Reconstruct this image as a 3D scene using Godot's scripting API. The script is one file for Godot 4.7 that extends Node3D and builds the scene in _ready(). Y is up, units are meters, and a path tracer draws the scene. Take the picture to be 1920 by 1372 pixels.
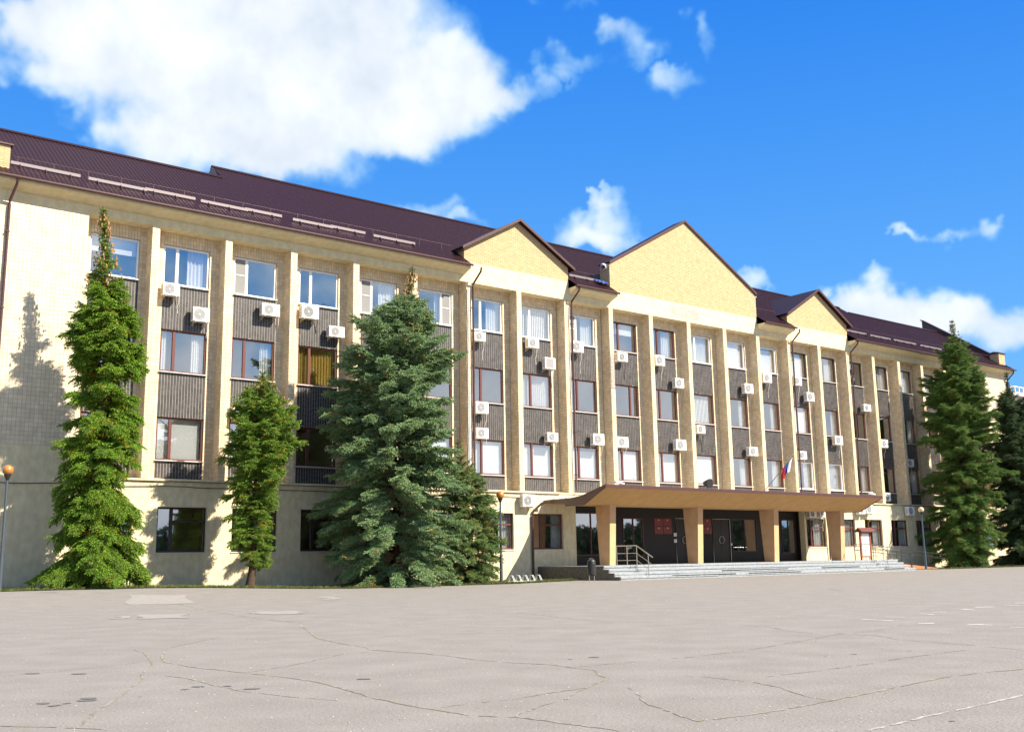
extends Node3D
# A four-storey administrative building on a wide asphalt square, spruces along its front. x runs along the facade, z out of it, units are metres.

const COLS := [5.12, 8.33, 11.45, 14.68, 17.95, 21.23, 24.51, 27.84, 31.18, 34.41, 37.65, 40.93, 44.14, 47.31, 50.61, 53.85, 56.97, 60.2, 63.3, 66.5, 69.7]
const X_LEFT := -1.1
const X_RIGHT := 76.1
const WALL_L := 2.38
const WALL_R := 72.42
const BACK := -0.66          # face of the recessed bays
const PLINTH := 4.22         # top of the ground floor
const BEAM := 14.85          # underside of the frieze
const WIN_W := 2.02
const ROWS := [[5.08, 6.88], [8.80, 10.62], [12.58, 14.30]]
const EAVE_Y := 15.62
const EAVE_Z := 0.66
const SLOPE := 0.70
const PAVE := -0.25
const CRACKS := [[[-7.32, 34.67], [-7.16, 34.87], [-6.97, 35.12], [-6.88, 35.28], [-6.82, 35.43]],
	[[-6.97, 35.12], [-6.83, 34.83], [-6.64, 34.39], [-6.40, 33.96], [-6.17, 33.51], [-5.98, 33.12], [-5.70, 32.55], [-5.48, 31.91], [-5.23, 31.44], [-5.02, 30.85], [-4.68, 29.62], [-4.59, 28.98]],
	[[-6.02, 28.56], [-5.64, 28.63], [-5.21, 28.76], [-4.61, 28.96], [-4.29, 29.22]],
	[[-4.23, 29.12], [-3.57, 28.34], [-3.10, 27.81], [-2.67, 27.91]],
	[[-4.27, 29.23], [-4.71, 30.27], [-4.92, 30.96], [-4.90, 31.80], [-4.76, 32.68], [-4.67, 33.32], [-4.63, 33.87], [-4.71, 34.46], [-4.83, 35.18], [-4.88, 35.75], [-4.85, 36.09], [-4.84, 36.45], [-4.67, 36.73], [-4.62, 36.99], [-4.59, 37.36], [-4.55, 37.59]],
	[[-4.76, 32.68], [-4.23, 32.40], [-3.77, 32.08], [-3.13, 31.56], [-2.73, 31.50]],
	[[-5.41, 32.22], [-5.34, 32.83], [-5.39, 33.46], [-5.38, 34.08], [-5.26, 34.67], [-5.10, 35.12]],
	[[-6.56, 31.11], [-6.26, 31.16], [-5.72, 31.04], [-5.01, 30.71]],
	[[2.37, 10.17], [0.91, 16.57], [0.16, 20.06], [-0.41, 23.33], [-0.55, 25.45], [-0.93, 26.14], [-1.65, 27.93], [-2.12, 29.01], [-2.36, 30.15], [-2.44, 30.88], [-2.59, 31.30], [-2.46, 32.15], [-2.42, 32.62], [-2.49, 33.27], [-2.40, 33.87], [-2.28, 34.27], [-2.34, 34.58], [-2.34, 34.93], [-2.62, 35.29], [-2.71, 35.49]],
	[[-2.71, 35.49], [-3.30, 35.88], [-3.66, 35.91], [-4.16, 36.00], [-4.55, 35.97], [-4.76, 35.99]],
	[[-3.30, 35.88], [-3.83, 36.26], [-4.32, 36.49], [-4.65, 36.69]],
	[[-2.99, 36.02], [-3.31, 36.49], [-3.48, 36.68], [-3.64, 36.92], [-3.71, 37.10], [-3.87, 37.45], [-3.96, 37.65]],
	[[-3.96, 37.65], [-3.64, 37.70], [-3.24, 37.72], [-2.90, 37.69], [-2.54, 37.66], [-2.01, 37.60], [-1.45, 37.53], [-0.84, 37.46], [-0.19, 37.50], [0.26, 37.61]],
	[[-2.14, 35.83], [-2.06, 36.08], [-2.08, 36.56], [-2.21, 36.91], [-2.51, 37.38], [-2.57, 37.60], [-2.54, 37.66]],
	[[-0.91, 34.68], [0.01, 34.64], [0.78, 34.46], [1.76, 34.21], [2.77, 33.93], [3.55, 33.96], [5.08, 33.46]],
	[[2.98, 33.78], [2.90, 34.44], [2.53, 34.93], [2.38, 35.59], [2.09, 36.70]],
	[[-1.97, 29.44], [-0.97, 29.64], [-0.03, 29.86], [0.92, 29.64], [1.73, 29.68]],
	[[3.98, 24.98], [3.71, 26.63], [3.21, 27.99], [2.82, 29.64], [4.49, 29.54]],
	[[-2.35, 34.57], [-1.87, 34.59], [-1.45, 34.65], [-0.94, 34.65]],
	[[3.61, 31.47], [3.43, 32.28], [2.88, 33.09], [2.75, 33.59]],
	[[-1.68, 36.38], [-1.06, 36.41], [-0.22, 36.39], [0.53, 36.29], [1.72, 36.27]],
	[[-4.81, 22.91], [-4.01, 23.60], [-3.03, 23.75], [-2.15, 24.53]]]
const PAINT := [[[5.66, 32.35], [5.71, 32.67], [5.65, 32.90]],
	[[6.49, 32.24], [6.57, 32.53]],
	[[7.63, 32.17], [7.51, 32.48]],
	[[8.24, 32.02], [8.27, 32.28]],
	[[5.30, 33.54], [5.46, 33.70]],
	[[9.33, 31.97], [9.21, 32.27]],
	[[10.11, 31.79], [10.45, 31.95]],
	[[5.41, 34.24], [5.59, 34.29], [5.53, 34.54]],
	[[5.15, 34.98], [5.32, 35.08]],
	[[11.28, 31.75], [11.20, 32.07]],
	[[12.08, 31.55], [12.31, 31.62]]]
const FAINT := [[[-3.52, 38.58], [-3.25, 38.56], [-2.74, 38.51], [-2.29, 38.50], [-1.77, 38.47], [-1.40, 38.43]]]
const PATCHES := [[[1.77, 9.05], [3.30, 9.90], [2.00, 13.33], [0.45, 13.28]],
	[[-1.37, 19.46], [-0.58, 20.13], [-1.25, 21.93], [-1.98, 21.21]],
	[[0.83, 20.39], [1.55, 21.08], [0.91, 22.34], [0.26, 21.75]],
	[[-1.95, 19.81], [-1.65, 19.77], [-2.04, 21.02], [-2.30, 20.86]],
	[[6.38, 12.90], [6.90, 12.97], [5.72, 15.14], [5.20, 15.22]]]
const SPOTS := [[[-6.83, 33.60], [-6.79, 33.71]],
	[[-6.83, 33.87], [-6.73, 33.84]],
	[[-6.71, 33.79], [-6.64, 33.79]],
	[[-6.57, 33.68], [-6.44, 33.77]],
	[[-6.52, 33.55], [-6.40, 33.64]],
	[[-6.02, 31.50], [-5.90, 31.58]],
	[[-5.57, 33.41], [-5.48, 33.51]],
	[[-5.36, 33.58], [-5.30, 33.64]],
	[[-5.32, 33.92], [-5.20, 33.97]],
	[[-5.72, 33.56], [-5.65, 33.59]],
	[[-6.33, 31.07], [-6.24, 31.21]],
	[[-1.53, 33.93], [-1.44, 34.01]],
	[[-1.83, 33.94], [-1.77, 33.96]],
	[[-4.28, 33.94], [-4.18, 34.04]],
	[[-2.87, 38.71], [-2.84, 38.74]],
	[[1.22, 35.89], [1.25, 35.93]],
	[[0.51, 35.69], [0.56, 35.74]],
	[[17.54, 23.14], [17.75, 23.66]],
	[[-0.17, 6.28], [0.41, 6.50]],
	[[-6.14, 33.78], [-6.11, 33.80]]]
const CLOUDS := [[148.0, 16.0, 40.0, 7.0, 0.48], [104.0, 7.0, 9.0, 3.0], [116.0, 6.0, 9.0, 4.5], [124.0, 9.0, 8.0, 3.0], [133.0, 6.5, 10.0, 4.5], [142.0, 9.5, 7.0, 3.5], [150.0, 6.0, 9.0, 5.0], [160.0, 8.0, 9.0, 5.0], [168.0, 7.0, 9.0, 4.0], [129.0, 4.0, 30.0, 2.2], [160.0, 3.5, 24.0, 2.6], [147.0, 15.5, 2.5, 0.8], [122.0, 15.0, 2.0, 0.7], [14.1, 26.0, 5.0, 2.7], [19.1, 25.7, 6.5, 3.9], [25.2, 26.3, 7.7, 4.5], [30.1, 26.3, 6.8, 3.8], [33.8, 25.6, 4.7, 2.4], [37.2, 25.0, 3.0, 1.0], [17.3, 21.9, 2.2, 1.5], [21.8, 22.2, 4.3, 2.0], [25.9, 22.1, 4.4, 1.8], [32.0, 23.3, 3.1, 1.5], [22.4, 29.9, 12.3, 2.3], [12.4, 27.2, 3.1, 1.5], [12.9, 24.1, 1.5, 1.1], [44.5, 28.0, 1.4, 1.0], [45.9, 26.9, 1.2, 0.6], [41.8, 26.9, 1.6, 0.6], [41.3, 25.9, 0.8, 0.5], [47.7, 25.5, 1.0, 0.5], [49.4, 27.0, 0.5, 1.0], [41.5, 29.6, 1.6, 0.4], [43.6, 28.5, 0.9, 0.5], [48.0, 28.7, 0.6, 0.4], [44.1, 17.8, 0.9, 1.4], [41.1, 17.5, 2.3, 0.8], [43.0, 17.1, 1.6, 0.5], [33.2, 19.2, 1.8, 0.5], [35.6, 18.5, 0.9, 0.3], [51.6, 14.5, 0.9, 0.6], [57.6, 12.8, 3.1, 1.3], [55.5, 13.3, 1.4, 0.7], [60.4, 12.1, 2.4, 1.1], [62.9, 11.3, 2.2, 1.2], [59.1, 11.7, 3.9, 0.9], [64.3, 10.7, 1.4, 0.9], [62.3, 16.0, 1.8, 0.3], [63.6, 15.9, 0.5, 0.4], [60.8, 16.0, 0.9, 0.2]]
const UNITS := [[5.94, 12.26, 0.71, 0.54, -0.20, 1],
	[7.28, 11.34, 0.73, 0.67, -0.20, 1],
	[10.47, 11.98, 0.86, 0.56, -0.20, 2],
	[12.42, 12.14, 0.87, 0.73, -0.20, 3],
	[13.80, 11.38, 0.81, 0.51, -0.20, 3],
	[9.22, 7.30, 0.77, 0.63, -0.20, 2],
	[22.08, 12.14, 0.72, 0.48, -0.20, 6],
	[25.63, 12.20, 0.74, 0.52, -0.20, 7],
	[26.76, 11.21, 0.73, 0.64, -0.20, 7],
	[28.78, 12.36, 0.89, 0.63, -0.20, 8],
	[32.22, 12.14, 0.79, 0.51, -0.20, 9],
	[35.28, 12.26, 0.77, 0.63, -0.20, 10],
	[36.86, 11.04, 0.74, 0.59, -0.20, 10],
	[43.25, 11.27, 0.82, 0.64, -0.20, 12],
	[45.16, 12.13, 0.85, 0.60, -0.20, 13],
	[48.31, 12.22, 0.86, 0.59, -0.20, 14],
	[49.60, 11.26, 0.79, 0.60, -0.20, 14],
	[56.11, 11.00, 0.85, 0.50, -0.20, 16],
	[22.16, 8.44, 0.79, 0.60, -0.20, 6],
	[22.16, 7.13, 0.75, 0.54, -0.20, 6],
	[26.82, 7.20, 0.74, 0.49, -0.20, 7],
	[30.15, 7.27, 0.82, 0.64, -0.20, 8],
	[31.98, 7.22, 0.87, 0.59, -0.20, 9],
	[36.75, 7.32, 0.88, 0.64, -0.20, 10],
	[38.56, 8.36, 0.71, 0.49, -0.20, 11],
	[43.34, 7.26, 0.83, 0.56, -0.20, 12],
	[48.32, 7.26, 0.91, 0.53, -0.20, 14],
	[52.44, 8.48, 1.10, 0.63, -0.20, 15],
	[57.90, 8.55, 0.84, 0.58, -0.20, 17],
	[61.03, 7.30, 0.92, 0.55, -0.20, 18],
	[57.74, 4.75, 0.73, 0.56, -0.20, 17],
	[24.61, 3.75, 0.82, 0.62, 0.42, 7],
	[48.15, 3.40, 0.72, 0.46, 0.42, 14],
	[49.22, 3.44, 0.63, 0.45, 0.42, 14],
	[53.59, 3.70, 0.68, 0.43, 0.42, 15],
	[54.50, 3.80, 0.76, 0.61, 0.42, 16],
	[59.58, 3.76, 0.82, 0.61, 0.42, 17]]

var M := {}
var rng := RandomNumberGenerator.new()
var taken := {}
var shared := {}
var building: Node3D


# ------------------------------------------------------------------ mesh builder
class MB:
	var v := PackedVector3Array()
	var n := PackedVector3Array()
	var c := PackedColorArray()
	var i := PackedInt32Array()
	var col := Color(1, 1, 1)

	func quad(a: Vector3, b: Vector3, d: Vector3, e: Vector3) -> void:   # counter-clockwise seen from the front
		var k := v.size()
		var nn := (b - a).cross(d - a)
		if nn.length_squared() < 1e-14:
			nn = (d - a).cross(e - a)
		nn = nn.normalized()
		v.append(a); v.append(b); v.append(d); v.append(e)
		for q in 4:
			n.append(nn); c.append(col)
		i.append(k); i.append(k + 2); i.append(k + 1); i.append(k); i.append(k + 3); i.append(k + 2)

	func tri(a: Vector3, b: Vector3, d: Vector3) -> void:
		var k := v.size()
		var nn := (b - a).cross(d - a).normalized()
		v.append(a); v.append(b); v.append(d)
		for q in 3:
			n.append(nn); c.append(col)
		i.append(k); i.append(k + 2); i.append(k + 1)

	func box(lo: Vector3, hi: Vector3) -> void:
		var p := [Vector3(lo.x, lo.y, lo.z), Vector3(hi.x, lo.y, lo.z), Vector3(hi.x, hi.y, lo.z), Vector3(lo.x, hi.y, lo.z), Vector3(lo.x, lo.y, hi.z), Vector3(hi.x, lo.y, hi.z), Vector3(hi.x, hi.y, hi.z), Vector3(lo.x, hi.y, hi.z)]
		quad(p[4], p[5], p[6], p[7]); quad(p[1], p[0], p[3], p[2]); quad(p[0], p[4], p[7], p[3])
		quad(p[5], p[1], p[2], p[6]); quad(p[7], p[6], p[2], p[3]); quad(p[0], p[1], p[5], p[4])

	func cbox(lo: Vector3, hi: Vector3, b: float) -> void:   # box with chamfered vertical and front edges
		var x0 := lo.x; var x1 := hi.x; var y0 := lo.y; var y1 := hi.y; var z0 := lo.z; var z1 := hi.z
		var f := [Vector3(x0 + b, y0 + b, z1), Vector3(x1 - b, y0 + b, z1), Vector3(x1 - b, y1 - b, z1), Vector3(x0 + b, y1 - b, z1)]
		var s := [Vector3(x0, y0, z1 - b), Vector3(x1, y0, z1 - b), Vector3(x1, y1, z1 - b), Vector3(x0, y1, z1 - b)]
		var k := [Vector3(x0, y0, z0), Vector3(x1, y0, z0), Vector3(x1, y1, z0), Vector3(x0, y1, z0)]
		quad(f[0], f[1], f[2], f[3])
		for q in 4:
			var r := (q + 1) % 4
			quad(s[q], s[r], f[r], f[q])
			quad(k[q], k[r], s[r], s[q])
		quad(k[1], k[0], k[3], k[2])

	func tile(o: Vector3, u: Vector3, w: Vector3, t: Vector3) -> void:   # raised piece: corner, two edges, height
		var a := o + t; var b := o + u + t; var d := o + u + w + t; var e := o + w + t
		quad(a, b, d, e)
		quad(o, o + u, b, a); quad(o + u, o + u + w, d, b); quad(o + u + w, o + w, e, d); quad(o + w, o, a, e)

	func prism(poly: Array, x0: float, x1: float) -> void:   # outline of [z, y] pairs, counter-clockwise seen from +x, drawn along x
		var m := poly.size()
		for q in m:
			var a: Array = poly[q]; var b: Array = poly[(q + 1) % m]
			quad(Vector3(x0, a[1], a[0]), Vector3(x1, a[1], a[0]), Vector3(x1, b[1], b[0]), Vector3(x0, b[1], b[0]))
		var flat := PackedVector2Array()
		for q in poly:
			flat.append(Vector2(q[0], q[1]))
		var t := Geometry2D.triangulate_polygon(flat)
		for q in range(0, t.size(), 3):
			var a := flat[t[q]]; var b := flat[t[q + 1]]; var d := flat[t[q + 2]]
			if (b - a).cross(d - a) < 0.0:
				var h := b; b = d; d = h
			tri(Vector3(x0, a.y, a.x), Vector3(x0, b.y, b.x), Vector3(x0, d.y, d.x))
			tri(Vector3(x1, a.y, a.x), Vector3(x1, d.y, d.x), Vector3(x1, b.y, b.x))

	func ring(p: Vector3, ax: Vector3, r: float, k: int, first: bool) -> void:
		var u := ax.cross(Vector3.UP if absf(ax.y) < 0.9 else Vector3.RIGHT).normalized()
		var w := ax.cross(u).normalized()
		var at := v.size()
		for q in k:
			var an := TAU * q / k
			var d := u * cos(an) + w * sin(an)
			v.append(p + d * r); n.append(d); c.append(col)
		if not first:
			for q in k:
				var a := at - k + q; var b := at - k + (q + 1) % k
				var e := at + q; var f := at + (q + 1) % k
				i.append(a); i.append(f); i.append(b); i.append(a); i.append(e); i.append(f)

	func tube(path: Array, r, k := 8) -> void:   # swept round; r is a number or one per point
		for q in path.size():
			var ax: Vector3
			if q == 0:
				ax = path[1] - path[0]
			elif q == path.size() - 1:
				ax = path[q] - path[q - 1]
			else:
				ax = (path[q + 1] - path[q]).normalized() + (path[q] - path[q - 1]).normalized()
			ring(path[q], ax.normalized(), r[q] if r is Array else r, k, q == 0)
		cap(path[0], path[0] - path[1], r[0] if r is Array else r, k)
		cap(path[-1], path[-1] - path[-2], r[-1] if r is Array else r, k)

	func cap(p: Vector3, ax: Vector3, r: float, k: int) -> void:
		ax = ax.normalized()
		var u := ax.cross(Vector3.UP if absf(ax.y) < 0.9 else Vector3.RIGHT).normalized()
		var w := ax.cross(u).normalized()
		for q in k:
			var a := TAU * q / k; var b := TAU * (q + 1) / k
			var pa := p + (u * cos(a) + w * sin(a)) * r
			var pb := p + (u * cos(b) + w * sin(b)) * r
			if (pa - p).cross(pb - p).dot(ax) < 0.0:
				tri(p, pb, pa)
			else:
				tri(p, pa, pb)

	func lathe(at: Vector3, prof: Array, k := 20) -> void:   # [radius, height] pairs turned about y
		for q in prof.size():
			var base := v.size()
			var p: Array = prof[q]
			var pa: Array = prof[maxi(q - 1, 0)]; var pb: Array = prof[mini(q + 1, prof.size() - 1)]
			var sl := Vector2(pb[0] - pa[0], pb[1] - pa[1]).normalized()
			for s in k:
				var an := TAU * s / k
				v.append(at + Vector3(cos(an) * p[0], p[1], sin(an) * p[0]))
				n.append(Vector3(cos(an) * sl.y, -sl.x, sin(an) * sl.y).normalized()); c.append(col)
			if q > 0:
				for s in k:
					var a := base - k + s; var b := base - k + (s + 1) % k
					var e := base + s; var f := base + (s + 1) % k
					i.append(a); i.append(b); i.append(f); i.append(a); i.append(f); i.append(e)

	func done() -> ArrayMesh:
		var arr := []
		arr.resize(Mesh.ARRAY_MAX)
		arr[Mesh.ARRAY_VERTEX] = v; arr[Mesh.ARRAY_NORMAL] = n; arr[Mesh.ARRAY_COLOR] = c; arr[Mesh.ARRAY_INDEX] = i
		var m := ArrayMesh.new()
		m.add_surface_from_arrays(Mesh.PRIMITIVE_TRIANGLES, arr)
		return m


# ------------------------------------------------------------------ naming
func numbered(called: String) -> String:
	var k: int = taken.get(called, 0)
	taken[called] = k + 1
	return called if k == 0 else "%s_%03d" % [called, k]


func tag(o: Node, label: String, category := "", group := "") -> Node:
	o.set_meta("label", label)
	if category: o.set_meta("category", category)
	if group: o.set_meta("group", group)
	return o


func thing(called: String, at: Vector3, label: String, category: String, group := "") -> Node3D:
	var o := Node3D.new()
	o.name = numbered(called)
	o.position = at
	add_child(o)
	tag(o, label, category, group)
	return o


func put(parent: Node, called: String, m: Mesh, mat: Material, at := Vector3.ZERO) -> MeshInstance3D:
	var o := MeshInstance3D.new()
	o.name = numbered(called) if parent == self else called
	o.mesh = m
	o.material_override = mat
	o.position = at
	parent.add_child(o, true)
	return o


func hold(parent: Node, called: String) -> Node3D:
	var o := Node3D.new()
	o.name = called
	parent.add_child(o, true)
	return o


func structure(called: String, m: Mesh, mat: Material) -> MeshInstance3D:
	var o := put(self, called, m, mat)
	o.set_meta("kind", "structure")
	return o


func stuff(o: Node) -> Node:
	o.set_meta("kind", "stuff")
	return o


func again(o: Node3D, called: String) -> Node3D:
	var d: Node3D = o.duplicate()
	d.name = numbered(called)
	add_child(d)
	return d


# ------------------------------------------------------------------ materials
func lin(r: float, g: float, b: float) -> Color:
	return Color(r, g, b).linear_to_srgb()


func noise_tex(freq: float, lo: Color, hi: Color, octaves := 5, sd := 1, as_normal := false, size := 512, bump := 4.0) -> NoiseTexture2D:
	var f := FastNoiseLite.new()
	f.seed = sd
	f.noise_type = FastNoiseLite.TYPE_SIMPLEX_SMOOTH
	f.frequency = freq
	f.fractal_octaves = octaves
	var t := NoiseTexture2D.new()
	t.width = size; t.height = size
	t.seamless = true
	t.noise = f
	if as_normal:
		t.as_normal_map = true
		t.bump_strength = bump
	else:
		var g := Gradient.new()
		g.set_color(0, lo); g.set_color(1, hi)
		t.color_ramp = g
	return t


func mat(key: String, color: Color, rough := 0.85, metal := 0.0) -> StandardMaterial3D:
	var m := StandardMaterial3D.new()
	m.resource_name = key
	m.albedo_color = color
	m.roughness = rough
	m.metallic = metal
	M[key] = m
	return m


func worn(m: StandardMaterial3D, per_metre: float, lo: Color, hi: Color, freq := 0.008, sd := 1, relief := 0.0) -> void:
	m.albedo_texture = noise_tex(freq, lo, hi, 5, sd)
	m.uv1_triplanar = true
	m.uv1_world_triplanar = true
	m.uv1_scale = Vector3.ONE * per_metre
	if relief > 0.0:
		m.normal_enabled = true
		m.normal_texture = noise_tex(0.06, Color.BLACK, Color.WHITE, 4, sd + 7, true)
		m.normal_scale = relief


func make_materials() -> void:
	worn(mat("plaster", lin(0.78, 0.675, 0.445), 0.92), 0.23, Color(0.88, 0.87, 0.84), Color(1, 1, 1), 0.012, 3, 0.35)
	M.plaster.uv1_scale = Vector3(0.4, 0.25, 0.4)
	var t := mat("tile", Color.WHITE, 0.5)
	t.vertex_color_use_as_albedo = true
	worn(t, 0.31, Color(0.88, 0.87, 0.85), Color(1, 1, 1), 0.012, 5)
	mat("grout_dark", lin(0.36, 0.29, 0.19), 0.95)
	mat("grout_pale", lin(0.35, 0.32, 0.29), 0.95)
	var d := mat("dark_tile", Color.WHITE, 0.42)
	d.vertex_color_use_as_albedo = true
	worn(d, 0.5, Color(0.78, 0.78, 0.78), Color(1, 1, 1), 0.015, 9)
	var b := mat("brick", Color.WHITE, 0.9)
	b.vertex_color_use_as_albedo = true
	worn(b, 0.3, Color(0.93, 0.92, 0.90), Color(1, 1, 1), 0.014, 17)
	mat("mortar", lin(0.45, 0.33, 0.195), 0.95)
	worn(mat("concrete_beam", lin(0.78, 0.675, 0.445), 0.92), 0.19, Color(0.88, 0.87, 0.84), Color(1, 1, 1), 0.012, 13, 0.3)
	M.concrete_beam.uv1_scale = Vector3(0.4, 0.25, 0.4)
	var r := mat("roof_metal", lin(0.024, 0.0078, 0.009), 0.44)
	r.metallic_specular = 0.24
	worn(mat("roof_trim", lin(0.085, 0.035, 0.035), 0.4), 0.6, Color(0.8, 0.8, 0.8), Color(1, 1, 1), 0.02, 21)
	mat("snow_metal", lin(0.19, 0.155, 0.16), 0.40, 0.3)
	mat("brown_frame", lin(0.11, 0.028, 0.022), 0.45)
	mat("dark_frame", lin(0.035, 0.018, 0.016), 0.45)
	mat("white_frame", lin(0.80, 0.80, 0.80), 0.35)
	mat("sill_metal", lin(0.62, 0.60, 0.58), 0.4)
	var g := mat("glass", Color(0.97, 0.98, 1.0, 0.48), 0.02, 1.0)
	g.transparency = BaseMaterial3D.TRANSPARENCY_ALPHA
	g.albedo_texture = noise_tex(0.01, Color(0.94, 0.94, 0.94), Color(1, 1, 1), 4, 31, false, 128)
	g.uv1_triplanar = true
	g.uv1_world_triplanar = true
	g.uv1_scale = Vector3.ONE * 0.3
	var cu := mat("curtain", lin(0.72, 0.74, 0.74), 0.9)
	cu.backlight_enabled = true
	cu.backlight = Color(0.3, 0.3, 0.3)
	mat("blind", lin(0.68, 0.71, 0.73), 0.8)
	mat("gold_curtain", lin(0.42, 0.30, 0.06), 0.9)
	mat("net", lin(0.22, 0.22, 0.22), 0.9)
	worn(mat("room_wall", lin(0.45, 0.43, 0.39), 0.9), 0.1, Color(0.9, 0.9, 0.9), Color.WHITE, 0.01, 33)
	mat("room_floor", lin(0.12, 0.085, 0.06), 0.6)
	worn(mat("ochre", lin(0.58, 0.335, 0.125), 0.9), 0.25, Color(0.92, 0.91, 0.9), Color.WHITE, 0.01, 41, 0.2)
	worn(mat("salmon", lin(0.62, 0.385, 0.205), 0.9), 0.25, Color(0.92, 0.91, 0.9), Color.WHITE, 0.01, 43, 0.2)
	worn(mat("zinc", lin(0.42, 0.43, 0.44), 0.45), 0.7, Color(0.7, 0.7, 0.68), Color.WHITE, 0.02, 45)
	worn(mat("step_stone", lin(0.34, 0.365, 0.39), 0.8), 0.5, Color(0.78, 0.79, 0.8), Color.WHITE, 0.02, 47, 0.4)
	worn(mat("platform_side", lin(0.16, 0.145, 0.12), 0.9), 0.5, Color(0.75, 0.75, 0.75), Color.WHITE, 0.02, 49, 0.6)
	var a := mat("asphalt", lin(0.325, 0.298, 0.272), 0.94)
	worn(a, 0.11, Color(0.91, 0.905, 0.90), Color(1, 1, 1), 0.02, 51)
	a.detail_enabled = true
	a.detail_blend_mode = BaseMaterial3D.BLEND_MODE_MUL
	a.detail_albedo = noise_tex(0.10, Color(0.70, 0.70, 0.70), Color(1, 1, 1), 4, 53, false, 1024)
	a.detail_uv_layer = BaseMaterial3D.DETAIL_UV_2
	a.uv2_triplanar = true
	a.uv2_world_triplanar = true
	a.uv2_scale = Vector3.ONE * 0.42
	a.normal_enabled = true
	a.normal_texture = noise_tex(0.16, Color.BLACK, Color.WHITE, 3, 57, true, 1024, 5.0)
	a.normal_scale = 0.09
	worn(mat("patch", lin(0.30, 0.278, 0.257), 0.94), 0.4, Color(0.85, 0.85, 0.85), Color.WHITE, 0.02, 61)
	mat("tar", lin(0.135, 0.13, 0.125), 0.9)
	var k := mat("crack", Color.WHITE, 0.95)
	k.vertex_color_use_as_albedo = true
	var lf := mat("far_leaves", Color.WHITE, 0.7)
	lf.vertex_color_use_as_albedo = true
	mat("road_paint", lin(0.62, 0.62, 0.60), 0.8)
	worn(mat("worn_paint", lin(0.43, 0.41, 0.38), 0.9), 0.9, Color(0.75, 0.75, 0.75), Color.WHITE, 0.05, 63)
	worn(mat("soil", lin(0.10, 0.085, 0.05), 0.95), 0.8, Color(0.6, 0.6, 0.6), Color.WHITE, 0.03, 65)
	var gr := mat("grass", Color.WHITE, 0.8)
	gr.vertex_color_use_as_albedo = true
	gr.backlight_enabled = true
	gr.backlight = Color(0.25, 0.25, 0.25)
	var nd := mat("needles", Color.WHITE, 0.6)
	nd.vertex_color_use_as_albedo = true
	nd.backlight_enabled = true
	nd.backlight = Color(0.5, 0.5, 0.5)
	worn(mat("bark", lin(0.12, 0.075, 0.045), 0.95), 1.5, Color(0.5, 0.5, 0.5), Color.WHITE, 0.03, 67, 0.8)
	mat("cone", lin(0.30, 0.16, 0.06), 0.8)
	var w := mat("unit_white", lin(0.80, 0.80, 0.78), 0.4)
	w.clearcoat_enabled = true
	w.clearcoat = 0.2
	mat("unit_grey", lin(0.26, 0.26, 0.27), 0.6)
	mat("guard", lin(0.50, 0.50, 0.50), 0.5)
	mat("unit_dark", lin(0.07, 0.07, 0.075), 0.6)
	mat("bracket", lin(0.55, 0.50, 0.42), 0.6)
	mat("hose", lin(0.72, 0.71, 0.68), 0.7)
	mat("cable", lin(0.015, 0.014, 0.014), 0.6)
	mat("steel", lin(0.60, 0.58, 0.54), 0.3, 0.9)
	mat("black_metal", lin(0.02, 0.02, 0.022), 0.45)
	mat("pole_paint", lin(0.05, 0.065, 0.085), 0.5)
	mat("blue_pole", lin(0.05, 0.09, 0.13), 0.4)
	var am := mat("amber_globe", lin(0.42, 0.16, 0.02), 0.12)
	am.clearcoat_enabled = true
	am.subsurf_scatter_enabled = true
	am.subsurf_scatter_strength = 0.3
	var op := mat("opal_globe", lin(0.62, 0.46, 0.28), 0.12)
	op.clearcoat_enabled = true
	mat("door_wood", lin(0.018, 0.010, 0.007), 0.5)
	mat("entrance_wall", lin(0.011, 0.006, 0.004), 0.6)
	mat("plaque_red", lin(0.17, 0.012, 0.010), 0.35)
	mat("gilt", lin(0.62, 0.42, 0.12), 0.4, 0.7)
	mat("paper", lin(0.75, 0.75, 0.72), 0.9)
	mat("board_wood", lin(0.24, 0.07, 0.03), 0.6)
	mat("board_roof", lin(0.11, 0.025, 0.02), 0.6)
	mat("ramp_side", lin(0.34, 0.15, 0.07), 0.9)
	var fl := mat("flag_cloth", Color.WHITE, 0.8)
	fl.vertex_color_use_as_albedo = true
	fl.backlight_enabled = true
	fl.backlight = Color(0.4, 0.4, 0.4)
	mat("blue_sheet", lin(0.05, 0.10, 0.32), 0.4)
	mat("pale_brick", lin(0.44, 0.40, 0.37), 0.9)
	mat("far_wall", lin(0.42, 0.37, 0.35), 0.9)
	mat("far_pale", lin(0.62, 0.58, 0.54), 0.9)
	mat("far_glass", lin(0.10, 0.12, 0.15), 0.15)


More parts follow.
